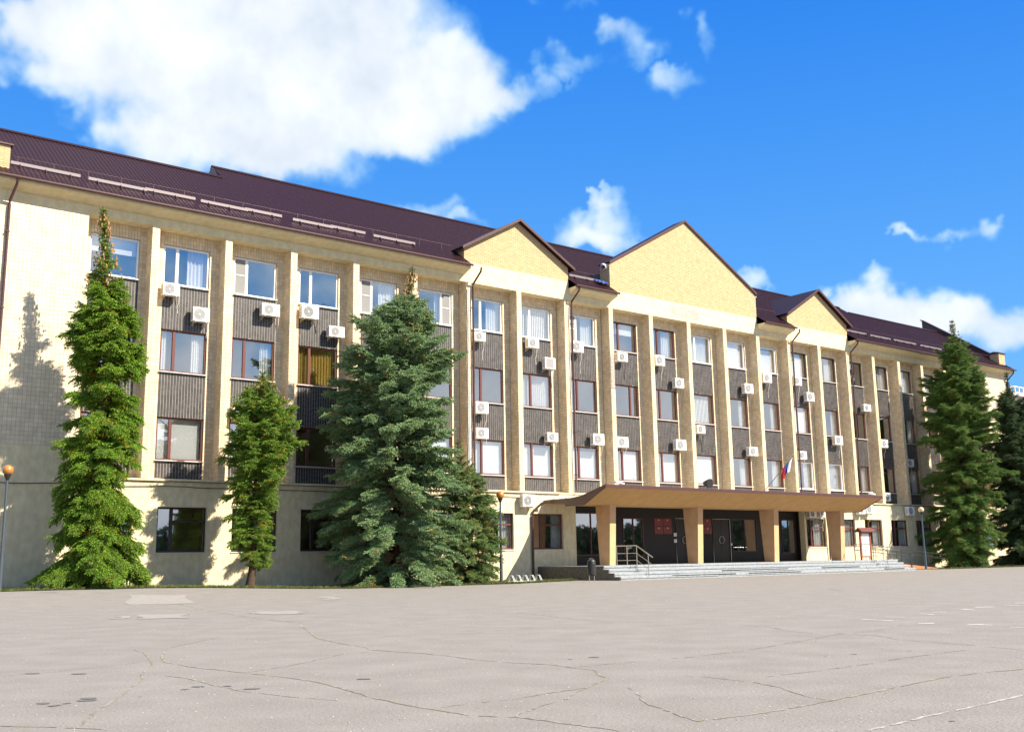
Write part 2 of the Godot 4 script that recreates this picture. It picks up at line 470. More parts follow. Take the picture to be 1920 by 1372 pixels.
# ------------------------------------------------------------------ camera, sky, sun
func set_view() -> void:
	var cam := Camera3D.new()
	cam.name = "camera"
	cam.fov = 38.60
	cam.near = 0.1
	cam.far = 3000.0
	cam.transform = Transform3D(Basis(Vector3(0.7905975, -0.0163780, 0.6121171), Vector3(-0.0993103, 0.9829782, 0.1545680), Vector3(-0.6042293, -0.1829906, 0.7755136)), Vector3(-9.031, 0.756, 42.346))
	add_child(cam)
	cam.current = true
	var env := Environment.new()
	env.background_mode = Environment.BG_SKY
	env.background_energy_multiplier = 0.52
	env.tonemap_mode = Environment.TONE_MAPPER_LINEAR
	env.tonemap_exposure = 2.75
	env.sdfgi_enabled = true
	env.ssao_enabled = true
	env.ssil_enabled = true
	var sky := Sky.new()
	var sm := PanoramaSkyMaterial.new()
	sm.panorama = ImageTexture.create_from_image(sky_image())
	sky.sky_material = sm
	env.sky = sky
	var we := WorldEnvironment.new()
	we.name = "world"
	we.environment = env
	add_child(we)
	var sun := DirectionalLight3D.new()
	sun.name = "sun"
	sun.light_energy = 1.32
	sun.light_angular_distance = 0.53
	sun.light_color = Color(1.0, 0.955, 0.87)
	sun.shadow_enabled = true
	add_child(sun)
	sun.look_at_from_position(Vector3.ZERO, Vector3(-0.58, -1.0, -1.0))


func sky_image() -> Image:
	var w := 4096
	var h := 2048
	var half := h / 2
	var dens := PackedFloat32Array()
	dens.resize(w * half)
	var px := w / 360.0
	for cl in CLOUDS:
		var cx: float = cl[0] / 360.0 * w
		var cy: float = (0.5 - cl[1] / 180.0) * h
		var rx: float = cl[2] * px * (1.5 - minf(cl[2], 4.0) * 0.07)
		var ry: float = cl[3] * px * (1.5 - minf(cl[2], 4.0) * 0.07)
		var thick: float = cl[4] if cl.size() > 4 else clampf(0.42 + (cl[2] * cl[3]) * 0.12, 0.0, 1.0)
		for y in range(maxi(0, int(cy - ry)), mini(half - 1, int(cy + ry)) + 1):
			for x in range(int(cx - rx), int(cx + rx) + 1):
				var q := 1.0 - pow((x - cx) / rx, 2) - pow((y - cy) / ry, 2)
				if q > 0.0:
					var at := y * w + posmod(x, w)
					dens[at] = dens[at] + (1.0 - dens[at]) * q * thick
	var f := FastNoiseLite.new()
	f.seed = 11
	f.noise_type = FastNoiseLite.TYPE_SIMPLEX_SMOOTH
	f.frequency = 0.017
	f.fractal_octaves = 6
	f.fractal_gain = 0.55
	var fine := f.get_image(w, half, false, false, false).get_data()
	f.seed = 29
	f.frequency = 0.0034
	f.fractal_octaves = 6
	var broad := f.get_image(w, half, false, false, false).get_data()
	f.seed = 47
	f.frequency = 0.022
	f.fractal_octaves = 4
	var nw := f.get_image(w, half, false, false, false).get_data()
	var out := PackedByteArray()
	out.resize(w * h * 3)
	for y in half:
		var el := 90.0 * (1.0 - (y + 0.5) / half)
		var t := clampf(el / 34.0, 0.0, 1.0)
		var base := Color(0.52, 0.74, 0.91).lerp(Color(0.125, 0.425, 0.80), pow(t, 0.8))
		base = base.lerp(Color(0.08, 0.30, 0.68), clampf((el - 34.0) / 56.0, 0.0, 1.0))
		for x in w:
			var at := y * w + x
			var nf := fine[at] / 255.0 - 0.5
			var nb := broad[at] / 255.0 - 0.5
			var az := float(x) / w * 360.0
			if az > 218.0: az -= 360.0
			var wy := clampi(y + int(nw[(at + 90000) % nw.size()] * 0.09 - 11.5 + nf * 20.0), 0, half - 1)
			var d := dens[wy * w + posmod(x + int(nw[at] * 0.11 - 14.0 + nf * 26.0), w)]
			var outside := maxf(clampf((absf(az - 38.0) - 36.0) / 10.0, 0.0, 1.0), clampf((el - 31.0) / 8.0, 0.0, 1.0))
			var cover := 0.0
			if d > 0.0:
				cover = smoothstep(0.06, 1.0, d * 1.05 + (nf * 1.7 + nb * 0.7) * (1.1 - d))
				cover = cover * lerpf(0.75, 1.0, d)
			if outside > 0.0:
				cover = maxf(cover, outside * smoothstep(-0.14, 0.18, nb + nf * 0.35))
			var b := base
			if cover > 0.0:
				var light := clampf(0.55 + nb * 1.5 + nf * 1.3 + (1.0 - d) * 0.25, 0.0, 1.0)
				b = base.lerp(Color(0.74, 0.78, 0.83).lerp(Color(0.87, 0.885, 0.90), light), cover)
			out[at * 3] = int(b.r * 255.0)
			out[at * 3 + 1] = int(b.g * 255.0)
			out[at * 3 + 2] = int(b.b * 255.0)
	for y in range(half, h):
		var g := Color(0.62, 0.62, 0.60)
		for x in w:
			var at := (y * w + x) * 3
			out[at] = int(g.r * 255.0); out[at + 1] = int(g.g * 255.0); out[at + 2] = int(g.b * 255.0)
	return Image.create_from_data(w, h, false, Image.FORMAT_RGB8, out)


# ------------------------------------------------------------------ ground
func smooth(a: float, b: float, x: float) -> float:
	return smoothstep(a, b, x)


func gy(x: float, z: float) -> float:
	return PAVE + 0.26 * smooth(13.0, 3.0, x) * smooth(14.0, 5.0, z)


func ribbon(mb: MB, pts: Array, width: float, lift: float, wiggle: float, colours: Array, gaps := 0.0, spread := 0.0) -> void:
	var line := PackedVector2Array()
	for q in pts.size() - 1:
		var a := Vector2(pts[q][0], pts[q][1]); var b := Vector2(pts[q + 1][0], pts[q + 1][1])
		var far := (a - Vector2(-9.03, 42.35)).length()
		var steps := clampi(int(a.distance_to(b) / (0.009 * far)), 1, 60)
		for s in steps:
			line.append(a.lerp(b, float(s) / steps))
	line.append(Vector2(pts[-1][0], pts[-1][1]))
	var l := PackedVector3Array(); var r := PackedVector3Array()
	for q in line.size():
		var d := (line[mini(q + 1, line.size() - 1)] - line[maxi(q - 1, 0)]).normalized()
		var s := Vector2(-d.y, d.x)
		var o := line[q] + s * rng.randf_range(-wiggle, wiggle)
		var hw := width * 0.5 * rng.randf_range(0.45, 1.5) * (1.0 + (line[q] - Vector2(-9.03, 42.35)).length() * spread)
		var pa := o + s * hw; var pb := o - s * hw
		l.append(Vector3(pa.x, gy(pa.x, pa.y) + lift, pa.y)); r.append(Vector3(pb.x, gy(pb.x, pb.y) + lift, pb.y))
	for q in line.size() - 1:
		if rng.randf() < gaps: continue
		mb.col = colours[rng.randi() % colours.size()]
		if (l[q + 1] - l[q]).cross(r[q] - l[q]).y > 0.0:
			mb.quad(l[q], l[q + 1], r[q + 1], r[q])
		else:
			mb.quad(r[q], r[q + 1], l[q + 1], l[q])


func blot(mb: MB, cx: float, cz: float, rx: float, rz: float, turn: float, lift: float) -> void:
	var pts := []
	var k := 18
	for q in k:
		var an := TAU * q / k
		var p := Vector2(cos(an) * rx, sin(an) * rz).rotated(turn) * rng.randf_range(0.78, 1.12)
		pts.append(Vector3(cx + p.x, gy(cx + p.x, cz + p.y) + lift, cz + p.y))
	var m := Vector3(cx, gy(cx, cz) + lift, cz)
	for q in k:
		var a: Vector3 = pts[q]; var b: Vector3 = pts[(q + 1) % k]
		if (a - m).cross(b - m).y > 0.0:
			mb.tri(m, a, b)
		else:
			mb.tri(m, b, a)


func make_ground() -> void:
	var xs := [-700.0, -300.0, -120.0, -60.0]
	var x := -30.0
	while x <= 100.0:
		xs.append(x); x += 2.0
	xs.append_array([140.0, 220.0, 400.0, 900.0])
	var zs := [-700.0, -200.0, -60.0, -20.0]
	var z := -4.0
	while z < 16.0:
		zs.append(z); z += 1.0
	while z < 60.0:
		zs.append(z); z += 4.0
	zs.append_array([80.0, 140.0, 300.0, 800.0])
	var mb := MB.new()
	for a in xs.size() - 1:
		for b in zs.size() - 1:
			var x0: float = xs[a]; var x1: float = xs[a + 1]; var z0: float = zs[b]; var z1: float = zs[b + 1]
			mb.quad(Vector3(x0, gy(x0, z1), z1), Vector3(x1, gy(x1, z1), z1), Vector3(x1, gy(x1, z0), z0), Vector3(x0, gy(x0, z0), z0))
	var g := structure("ground", mb.done(), M.asphalt)
	# cracks with moss and dust in them, patches, paint
	for q in CRACKS.size():
		mb = MB.new()
		ribbon(mb, CRACKS[q], 0.010 if q != 4 and q != 8 and q != 12 else 0.015, 0.003, 0.010, [Color(0.19, 0.19, 0.12), Color(0.20, 0.22, 0.12), Color(0.25, 0.24, 0.19), Color(0.29, 0.27, 0.24), Color(0.17, 0.16, 0.12)], 0.12, 0.04)
		put(g, "crack", mb.done(), M.crack)
	for q in PATCHES:
		mb = MB.new()
		var c := Vector2.ZERO
		for p in q: c += Vector2(p[0], p[1]) / q.size()
		var e := Vector2(q[1][0] - q[0][0], q[1][1] - q[0][1])
		var s := Vector2(q[3][0] - q[0][0], q[3][1] - q[0][1])
		var pts := []
		for t in 8: pts.append(Vector2(q[0][0], q[0][1]) + e * (t / 8.0) + s.normalized() * rng.randf_range(-0.1, 0.1))
		for t in 4: pts.append(Vector2(q[0][0], q[0][1]) + e + s * (t / 4.0) + e.normalized() * rng.randf_range(-0.2, 0.2))
		for t in 8: pts.append(Vector2(q[0][0], q[0][1]) + e * (1.0 - t / 8.0) + s + s.normalized() * rng.randf_range(-0.1, 0.1))
		for t in 4: pts.append(Vector2(q[0][0], q[0][1]) + s * (1.0 - t / 4.0) + e.normalized() * rng.randf_range(-0.2, 0.2))
		for t in pts.size():
			var a: Vector2 = pts[t]; var b: Vector2 = pts[(t + 1) % pts.size()]
			var m3 := Vector3(c.x, gy(c.x, c.y) + 0.006, c.y)
			var a3 := Vector3(a.x, gy(a.x, a.y) + 0.006, a.y); var b3 := Vector3(b.x, gy(b.x, b.y) + 0.006, b.y)
			if (a3 - m3).cross(b3 - m3).y > 0.0: mb.tri(m3, a3, b3)
			else: mb.tri(m3, b3, a3)
		put(g, "patch", mb.done(), M.patch)
	for q in SPOTS:
		mb = MB.new()
		var a := Vector2(q[0][0], q[0][1]); var b := Vector2(q[1][0], q[1][1])
		var l := a.distance_to(b)
		blot(mb, (a.x + b.x) / 2, (a.y + b.y) / 2, l * 0.5, minf(l * 0.32, 0.09), (b - a).angle(), 0.005)
		put(g, "stain", mb.done(), M.tar)
	for q in PAINT:
		mb = MB.new()
		ribbon(mb, q, 0.07, 0.004, 0.004, [Color.WHITE])
		put(g, "paint_mark", mb.done(), M.road_paint)
	for q in FAINT:
		mb = MB.new()
		ribbon(mb, q, 0.028, 0.003, 0.010, [Color.WHITE], 0.12)
		put(g, "paint_mark", mb.done(), M.worn_paint)
	# loose grit
	mb = MB.new()
	var ico := []
	for q in 6:
		ico.append([Vector3.UP, Vector3.DOWN, Vector3.LEFT, Vector3.RIGHT, Vector3.FORWARD, Vector3.BACK][q] * rng.randf_range(0.6, 1.0))
	for f in [[0, 5, 3], [0, 3, 4], [0, 4, 2], [0, 2, 5], [1, 3, 5], [1, 4, 3], [1, 2, 4], [1, 5, 2]]:
		mb.tri(ico[f[0]], ico[f[1]], ico[f[2]])
	var gm0 := MultiMesh.new()
	gm0.transform_format = MultiMesh.TRANSFORM_3D
	gm0.use_colors = true
	gm0.mesh = mb.done()
	gm0.instance_count = 5000
	for q in 5000:
		var far := 5.0 + 32.0 * pow(rng.randf(), 1.6)
		var an := deg_to_rad(rng.randf_range(5.0, 72.0))
		var px := -9.03 + sin(an) * far
		var pz := 42.35 - cos(an) * far
		if pz < 6.5: pz = rng.randf_range(7.0, 40.0)
		var sc := rng.randf_range(0.003, 0.008) * (1.0 + far * 0.03)
		gm0.set_instance_transform(q, Transform3D(Basis(Vector3.UP, rng.randf() * TAU).scaled(Vector3(sc, sc * 0.6, sc)), Vector3(px, gy(px, pz) + sc * 0.3, pz)))
		var gk: float = [0.55, 0.36, 0.26, 0.45][rng.randi() % 4]
		gm0.set_instance_color(q, Color(gk, gk * 0.95, gk * 0.88))
	var grit := MultiMeshInstance3D.new()
	grit.name = "grit"
	grit.multimesh = gm0
	grit.material_override = M.crack
	add_child(grit)
	tag(grit, "loose pale grit scattered over the asphalt square", "gravel")
	stuff(grit)
	# planted strip under the wall
	mb = MB.new()
	var edge := [[-8.0, 3.1], [0.0, 3.6], [4.0, 4.6], [8.0, 4.3], [12.0, 4.6], [16.0, 5.0], [20.0, 5.4], [22.6, 4.4], [25.3, 3.4]]
	var tops := []
	for q in edge.size() - 1:
		for s in 6:
			var t := s / 6.0
			tops.append(Vector2(lerpf(edge[q][0], edge[q + 1][0], t), lerpf(edge[q][1], edge[q + 1][1], t) + rng.randf_range(-0.12, 0.12)))
	tops.append(Vector2(25.4, 3.4))
	for q in tops.size() - 1:
		var a: Vector2 = tops[q]; var b: Vector2 = tops[q + 1]
		for s in 3:
			var t0 := s / 3.0; var t1 := (s + 1) / 3.0
			var z0a := a.y * t0; var z1a := a.y * t1; var z0b := b.y * t0; var z1b := b.y * t1
			mb.quad(Vector3(a.x, gy(a.x, z1a) + 0.02, z1a), Vector3(b.x, gy(b.x, z1b) + 0.02, z1b), Vector3(b.x, gy(b.x, z0b) + 0.02, z0b), Vector3(a.x, gy(a.x, z0a) + 0.02, z0a))
	structure("planting_strip", mb.done(), M.soil)
	mb = MB.new()
	for q in 14:
		var x0 := 55.0 + q * 2.0
		mb.quad(Vector3(x0, PAVE + 0.02, 5.4), Vector3(x0 + 2, PAVE + 0.02, 5.4 + sin(q * 1.7) * 0.2), Vector3(x0 + 2, PAVE + 0.02, 0), Vector3(x0, PAVE + 0.02, 0))
	structure("planting_strip", mb.done(), M.soil)
	# grass
	mb = MB.new()
	for q in 16:
		var an := rng.randf() * TAU
		var base := Vector3(cos(an), 0, sin(an)) * rng.randf() * 0.07
		var d := Vector3(cos(an + 0.6), 0, sin(an + 0.6))
		var s := Vector3(-d.z, 0, d.x) * 0.006
		var hgt := rng.randf_range(0.05, 0.13)
		mb.col = Color(0.10, 0.14, 0.03) * rng.randf_range(0.7, 1.2)
		var mid := base + Vector3(0, hgt * 0.6, 0) + d * 0.015
		mb.quad(base - s, base + s, mid + s * 0.7, mid - s * 0.7)
		mb.tri(mid - s * 0.7, mid + s * 0.7, base + Vector3(0, hgt, 0) + d * 0.05)
	var mm := MultiMesh.new()
	mm.transform_format = MultiMesh.TRANSFORM_3D
	mm.use_colors = true
	mm.mesh = mb.done()
	var spots := []
	for q in 5200:
		var gx := rng.randf_range(-6.0, 25.2)
		var lim := 3.4
		for e in edge.size() - 1:
			if gx >= edge[e][0] and gx < edge[e + 1][0]:
				lim = lerpf(edge[e][1], edge[e + 1][1], (gx - edge[e][0]) / (edge[e + 1][0] - edge[e][0]))
		var gz := rng.randf_range(0.15, lim + 0.1)
		if rng.randf() < 0.45: gz = lim - absf(rng.randfn(0.0, 0.35)) + 0.08
		spots.append(Vector2(gx, gz))
	for q in 1500:
		spots.append(Vector2(rng.randf_range(55.5, 83.0), 5.4 - absf(rng.randfn(0.0, 0.7))))
	mm.instance_count = spots.size()
	for q in spots.size():
		var p: Vector2 = spots[q]
		var sc := rng.randf_range(0.4, 0.95)
		mm.set_instance_transform(q, Transform3D(Basis(Vector3.UP, rng.randf() * TAU).scaled(Vector3(sc, sc * rng.randf_range(0.7, 1.2), sc)), Vector3(p.x, gy(p.x, p.y) + 0.02, p.y)))
		var k := rng.randf_range(0.7, 1.25)
		mm.set_instance_color(q, Color(k * rng.randf_range(0.9, 1.3), k, k))
	var gm := MultiMeshInstance3D.new()
	gm.name = "grass"
	gm.multimesh = mm
	gm.material_override = M.grass
	add_child(gm)
	tag(gm, "short green grass along the foot of the building", "grass")
	stuff(gm)


# ------------------------------------------------------------------ building
func bay_edges(k: int) -> Vector2:
	var l: float = WALL_L if k == 0 else COLS[k - 1] + 0.165
	var r: float = WALL_R if k == COLS.size() else COLS[k] - 0.165
	return Vector2(l, r)


func bay_mid(k: int) -> float:
	var e := bay_edges(k)
	return (e.x + e.y) * 0.5


func tone(c: Color, spread: float) -> Color:
	var k := 1.0 + rng.randf_range(-spread, spread)
	return Color(c.r * k, c.g * k * rng.randf_range(0.985, 1.015), c.b * k * rng.randf_range(0.96, 1.04))


func tiles(mb: MB, o: Vector3, u: Vector3, w: Vector3, out: Vector3, wu: float, wv: float, tu: float, tv: float, gu: float, gv: float, c: Color, spread: float, missing := 0.0) -> void:
	var nu := maxi(1, roundi(wu / tu)); var nv := maxi(1, roundi(wv / tv))
	var du := wu / nu; var dv := wv / nv
	for a in nu:
		for b in nv:
			if missing > 0.0 and rng.randf() < missing: continue
			mb.col = tone(c, spread)
			mb.tile(o + u * (a * du + gu * 0.5) + w * (b * dv + gv * 0.5), u * (du - gu), w * (dv - gv), out * rng.randf_range(0.85, 1.15))


func openings(mb: MB, x0: float, x1: float, y0: float, y1: float, zf: float, zb: float, holes: Array) -> void:   # holes: [xl, xr, [[yb, yt], ...]] from left to right
	var x := x0
	for h in holes:
		if h[0] > x: mb.box(Vector3(x, y0, zb), Vector3(h[0], y1, zf))
		var y := y0
		for r in h[2]:
			if r[0] > y: mb.box(Vector3(h[0], y, zb), Vector3(h[1], r[0], zf))
			y = r[1]
		if y1 > y: mb.box(Vector3(h[0], y, zb), Vector3(h[1], y1, zf))
		x = h[1]
	if x1 > x: mb.box(Vector3(x, y0, zb), Vector3(x1, y1, zf))


func frame_mesh(w: float, h: float, mull: String, transom: bool) -> ArrayMesh:
	var key := "frame %.2f %.2f %s %s" % [w, h, mull, transom]
	if shared.has(key): return shared[key]
	var mb := MB.new()
	var t := 0.075
	var d := 0.045
	mb.cbox(Vector3(-w / 2, 0, -d), Vector3(-w / 2 + t, h, d), 0.012)
	mb.cbox(Vector3(w / 2 - t, 0, -d), Vector3(w / 2, h, d), 0.012)
	mb.cbox(Vector3(-w / 2 + t, h - t, -d), Vector3(w / 2 - t, h, d - 0.002), 0.012)
	mb.cbox(Vector3(-w / 2 + t, 0, -d), Vector3(w / 2 - t, t, d - 0.002), 0.012)
	var mx := mullion_x(w, mull)
	if mull != "N":
		mb.cbox(Vector3(mx - 0.065, t, -d), Vector3(mx + 0.065, h - t, d - 0.004), 0.012)
	if transom:
		mb.cbox(Vector3(mx + 0.065, h * 0.66, -d), Vector3(w / 2 - t, h * 0.66 + 0.09, d - 0.006), 0.012)
	shared[key] = mb.done()
	return shared[key]


func mullion_x(w: float, mull: String) -> float:
	return -w / 2 + w * 0.30 if mull == "L" else w / 2 - w * 0.30 if mull == "R" else w / 2


func sheet(w: float, h: float) -> ArrayMesh:
	var key := "sheet %.3f %.3f" % [w, h]
	if not shared.has(key):
		var mb := MB.new()
		mb.quad(Vector3(-w / 2, 0, 0), Vector3(w / 2, 0, 0), Vector3(w / 2, h, 0), Vector3(-w / 2, h, 0))
		shared[key] = mb.done()
	return shared[key]


func slab(w: float, h: float, d: float) -> ArrayMesh:
	var key := "slab %.3f %.3f %.3f" % [w, h, d]
	if not shared.has(key):
		var mb := MB.new()
		mb.box(Vector3(-w / 2, 0, -d / 2), Vector3(w / 2, h, d / 2))
		shared[key] = mb.done()
	return shared[key]


func drape(w: float, h: float, folds: int, sd: int) -> ArrayMesh:
	var key := "drape %.2f %.2f %d %d" % [w, h, folds, sd]
	if shared.has(key): return shared[key]
	var mb := MB.new()
	var k := folds * 6
	var prev := Vector3.ZERO
	for q in k + 1:
		var t := float(q) / k
		var p := Vector3(-w / 2 + w * t, 0, sin(t * TAU * folds + sd) * 0.035 + sin(t * 7.0 + sd) * 0.02)
		if q > 0:
			mb.quad(prev, p, p + Vector3(0, h, 0), prev + Vector3(0, h, 0))
		prev = p
	shared[key] = mb.done()
	return shared[key]


func window(cx: float, y0: float, y1: float, w: float, zface: float, code: String, sd: int, transom := false, sill := true) -> void:
	var h := y1 - y0
	var mats := {"W": M.white_frame, "B": M.brown_frame, "D": M.dark_frame}
	var zf := zface - 0.10
	var f := put(building, "window", frame_mesh(w, h, code[1], transom), mats[code[0]], Vector3(cx, y0, zf))
	var mx := mullion_x(w, code[1])
	var spans := [[-w / 2 + 0.06, w / 2 - 0.06]] if code[1] == "N" else [[-w / 2 + 0.06, mx - 0.05], [mx + 0.05, w / 2 - 0.06]]
	for s in spans:
		put(f, "pane", sheet(s[1] - s[0], h - 0.12), M.glass, Vector3((s[0] + s[1]) / 2, 0.06, -0.01))
	if sill:
		var mb := MB.new()
		if not shared.has("sill %.2f" % w):
			mb.cbox(Vector3(-w / 2 - 0.03, -0.045, 0.0), Vector3(w / 2 + 0.03, -0.004, 0.21), 0.008)
			shared["sill %.2f" % w] = mb.done()
		put(f, "sill", shared["sill %.2f" % w], M.white_frame if code[0] == "W" else M.sill_metal, Vector3.ZERO)
	var hang := -0.16
	match code[2]:
		"b":
			var gap: float = [0.02, 0.16, 0.10, 0.04, 0.22][sd % 5]
			put(f, "blind", slab(w - 0.16, h - gap - 0.04, 0.012), M.blind, Vector3(0, 0.03, hang))
		"h":
			put(f, "blind", slab(w - 0.16, h * 0.38, 0.012), M.blind, Vector3(0, h * 0.60, hang))
		"c":
			var cw: float = w * [0.34, 0.26, 0.42][sd % 3]
			put(f, "curtain", drape(cw, h - 0.02, 5, sd % 4), M.curtain, Vector3(w / 2 - cw / 2 - 0.05, 0.01, hang - 0.06))
			if sd % 2 == 0:
				put(f, "curtain", drape(w * 0.16, h - 0.02, 3, sd % 4), M.curtain, Vector3(-w / 2 + w * 0.10, 0.01, hang - 0.06))
		"C":
			put(f, "curtain", drape(w * 0.94, h - 0.02, 15, sd % 4), M.curtain, Vector3(0, 0.01, hang - 0.06))
		"y":
			put(f, "curtain", drape(w * 0.94, h - 0.02, 13, sd % 4), M.gold_curtain, Vector3(0, 0.01, hang - 0.06))
		"v":
			var k := 15
			for q in k:
				var o := put(f, "blind", slab(0.115, h - 0.1, 0.006), M.blind, Vector3(-w / 2 + 0.13 + q * (w - 0.26) / (k - 1), 0.03, hang - 0.03))
				o.rotation.y = 0.35
	if code.length() > 3 and code[3] == "m":
		var sp: Array = spans[0] if code[1] != "R" else spans[1]
		put(f, "insect_screen", sheet(sp[1] - sp[0] - 0.04, h - 0.16), M.net, Vector3((sp[0] + sp[1]) / 2, 0.08, 0.025))
		put(f, "glazing_bar", slab(sp[1] - sp[0], 0.035, 0.02), mats[code[0]], Vector3((sp[0] + sp[1]) / 2, h * 0.52, 0.035))


func make_building() -> void:
	building = thing("office_building", Vector3.ZERO, "long four-storey cream tiled office building with dark plum metal roof and three brick gables", "building")
	var mb := MB.new()
	# ground floor wall, entrance left open
	var holes := []
	for k in 22:
		var m := bay_mid(k)
		if m > 28.0 and m < 47.5:
			continue
		holes.append([m - 1.03, m + 1.03, [[1.30, 3.12]]])
	var entrance := [28.1, 47.72, [[-1.0, 3.62]]]
	var all := []
	for h in holes:
		if h[1] < 28.0: all.append(h)
	all.append(entrance)
	for h in holes:
		if h[0] > 47.7: all.append(h)
	openings(mb, WALL_L, WALL_R, -1.0, PLINTH - 0.01, 0.0, -0.4, all)
	# blank end walls, full height
	mb.box(Vector3(X_LEFT, -1.0, -0.7), Vector3(WALL_L, BEAM, 0.0))
	mb.box(Vector3(WALL_R, -1.0, -0.7), Vector3(X_RIGHT, BEAM, 0.0))
	put(building, "plaster_wall", mb.done(), M.plaster)
	# recessed bay wall
	mb = MB.new()
	holes = []
	for k in 22:
		var m := bay_mid(k)
		holes.append([m - WIN_W / 2, m + WIN_W / 2, ROWS])
	openings(mb, WALL_L, WALL_R, PLINTH, BEAM + 0.05, BACK, BACK - 0.34, holes)
	put(building, "bay_wall", mb.done(), M.grout_dark)
	# ledge under the bays
	mb = MB.new()
	mb.prism([[BACK, PLINTH - 0.05], [0.05, PLINTH - 0.05], [0.05, PLINTH + 0.015], [BACK, PLINTH + 0.10]], WALL_L, WALL_R)
	put(building, "ledge", mb.done(), M.plaster)
	mb = MB.new()
	mb.box(Vector3(WALL_L - 0.02, PLINTH - 0.075, -0.02), Vector3(27.0, PLINTH - 0.052, 0.075))
	put(building, "drip_edge", mb.done(), M.roof_trim)
	mb = MB.new()
	mb.box(Vector3(49.0, PLINTH - 0.075, -0.02), Vector3(WALL_R, PLINTH - 0.052, 0.075))
	put(building, "drip_edge", mb.done(), M.roof_trim)
	# tile fields: shared meshes for strips, heads and spandrels
	var cream := Color(0.78, 0.63, 0.42)
	var out := Vector3(0, 0, 0.008)
	var strips := []
	for q in 2:
		mb = MB.new()
		tiles(mb, Vector3(WIN_W / 2, PLINTH + 0.08, 0), Vector3.RIGHT, Vector3.UP, out, 0.45, BEAM - PLINTH - 0.08, 0.15, 0.172, 0.010, 0.010, cream, 0.10)
		tiles(mb, Vector3(-WIN_W / 2 - 0.45, PLINTH + 0.08, 0), Vector3.RIGHT, Vector3.UP, out, 0.45, BEAM - PLINTH - 0.08, 0.15, 0.172, 0.010, 0.010, cream, 0.10)
		tiles(mb, Vector3(-WIN_W / 2, 14.31, 0), Vector3.RIGHT, Vector3.UP, out, WIN_W, BEAM - 14.31, 0.126, 0.18, 0.014, 0.008, cream, 0.10)
		strips.append(mb.done())
	var pairs := [[ROWS[1][1] + 0.005, ROWS[2][0] - 0.046], [ROWS[0][1] + 0.005, ROWS[1][0] - 0.046], [PLINTH + 0.085, ROWS[0][0] - 0.046]]
	var spandrels := []
	var panels := []
	for pair in pairs:
		var kinds := []
		for q in 3:
			mb = MB.new()
			var n := 16
			for a in n:
				var du := WIN_W / n
				var y: float = pair[0] - rng.randf_range(0.0, 0.18)
				while y < pair[1]:
					var ya := maxf(y, pair[0] + 0.004); var yb := minf(y + 0.205, pair[1] - 0.004)
					if yb - ya > 0.03:
						mb.col = tone(Color(0.062, 0.055, 0.056), 0.28)
						mb.tile(Vector3(-WIN_W / 2 + a * du + 0.012, ya + 0.004, 0.004), Vector3(du - 0.024, 0, 0), Vector3(0, yb - ya - 0.008, 0), Vector3(0, 0, rng.randf_range(0.006, 0.011)))
					y += 0.205
			kinds.append(mb.done())
		spandrels.append(kinds)
		mb = MB.new()
		mb.box(Vector3(-WIN_W / 2 + 0.002, pair[0], -0.003), Vector3(WIN_W / 2 - 0.002, pair[1], 0.004))
		panels.append(mb.done())
	for k in 22:
		var at := Vector3(bay_mid(k), 0, BACK)
		stuff(put(building, "wall_tiles", strips[k % 2], M.tile, at))
		for q in 3:
			var sp := put(building, "spandrel", panels[q], M.grout_pale, at)
			stuff(put(sp, "spandrel_tiles", spandrels[q][(k + q) % 3], M.dark_tile))
	# fins
	mb = MB.new()
	mb.box(Vector3(-0.155, PLINTH + 0.02, BACK - 0.02), Vector3(0.155, BEAM, -0.010))
	var core := mb.done()
	var fins := []
	for q in 3:
		mb = MB.new()
		var hgt := BEAM - PLINTH - 0.03
		if q < 2:
			tiles(mb, Vector3(-0.158, PLINTH + 0.03, -0.010), Vector3.RIGHT, Vector3.UP, out, 0.316, hgt, 0.158, 0.172, 0.010, 0.010, cream, 0.10)
		else:
			tiles(mb, Vector3(-0.158, PLINTH + 0.03, -0.010), Vector3.RIGHT, Vector3.UP, out, 0.316, 5.9, 0.158, 0.172, 0.010, 0.010, cream, 0.10)
			tiles(mb, Vector3(-0.158, 12.15, -0.010), Vector3.RIGHT, Vector3.UP, out, 0.316, BEAM - 12.15, 0.158, 0.172, 0.010, 0.010, cream, 0.10)
		tiles(mb, Vector3(-0.155, PLINTH + 0.03, BACK), Vector3(0, 0, 1), Vector3.UP, Vector3(-0.008, 0, 0), 0.65, hgt, 0.162, 0.172, 0.010, 0.010, cream, 0.10)
		tiles(mb, Vector3(0.155, PLINTH + 0.03, -0.012), Vector3(0, 0, -1), Vector3.UP, Vector3(0.008, 0, 0), 0.65, hgt, 0.162, 0.172, 0.010, 0.010, cream, 0.10)
		fins.append(mb.done())
	for k in COLS.size():
		var f := put(building, "fin", core, M.grout_dark, Vector3(COLS[k], 0, 0))
		stuff(put(f, "fin_tiles", fins[2] if k == 8 else fins[k % 2], M.tile))
		if k == 8:
			for q in 24:
				var wv := rng.randf_range(0.1, 0.15)
				mb = MB.new()
				mb.cbox(Vector3(-0.15 + rng.randf_range(0, 0.02), 0, -0.012), Vector3(0.15 - rng.randf_range(0, 0.03), 0.065, 0.004 + rng.randf_range(0, 0.012)), 0.008)
				put(f, "brick", mb.done(), M.pale_brick, Vector3(0, 10.22 + q * 0.079, 0))
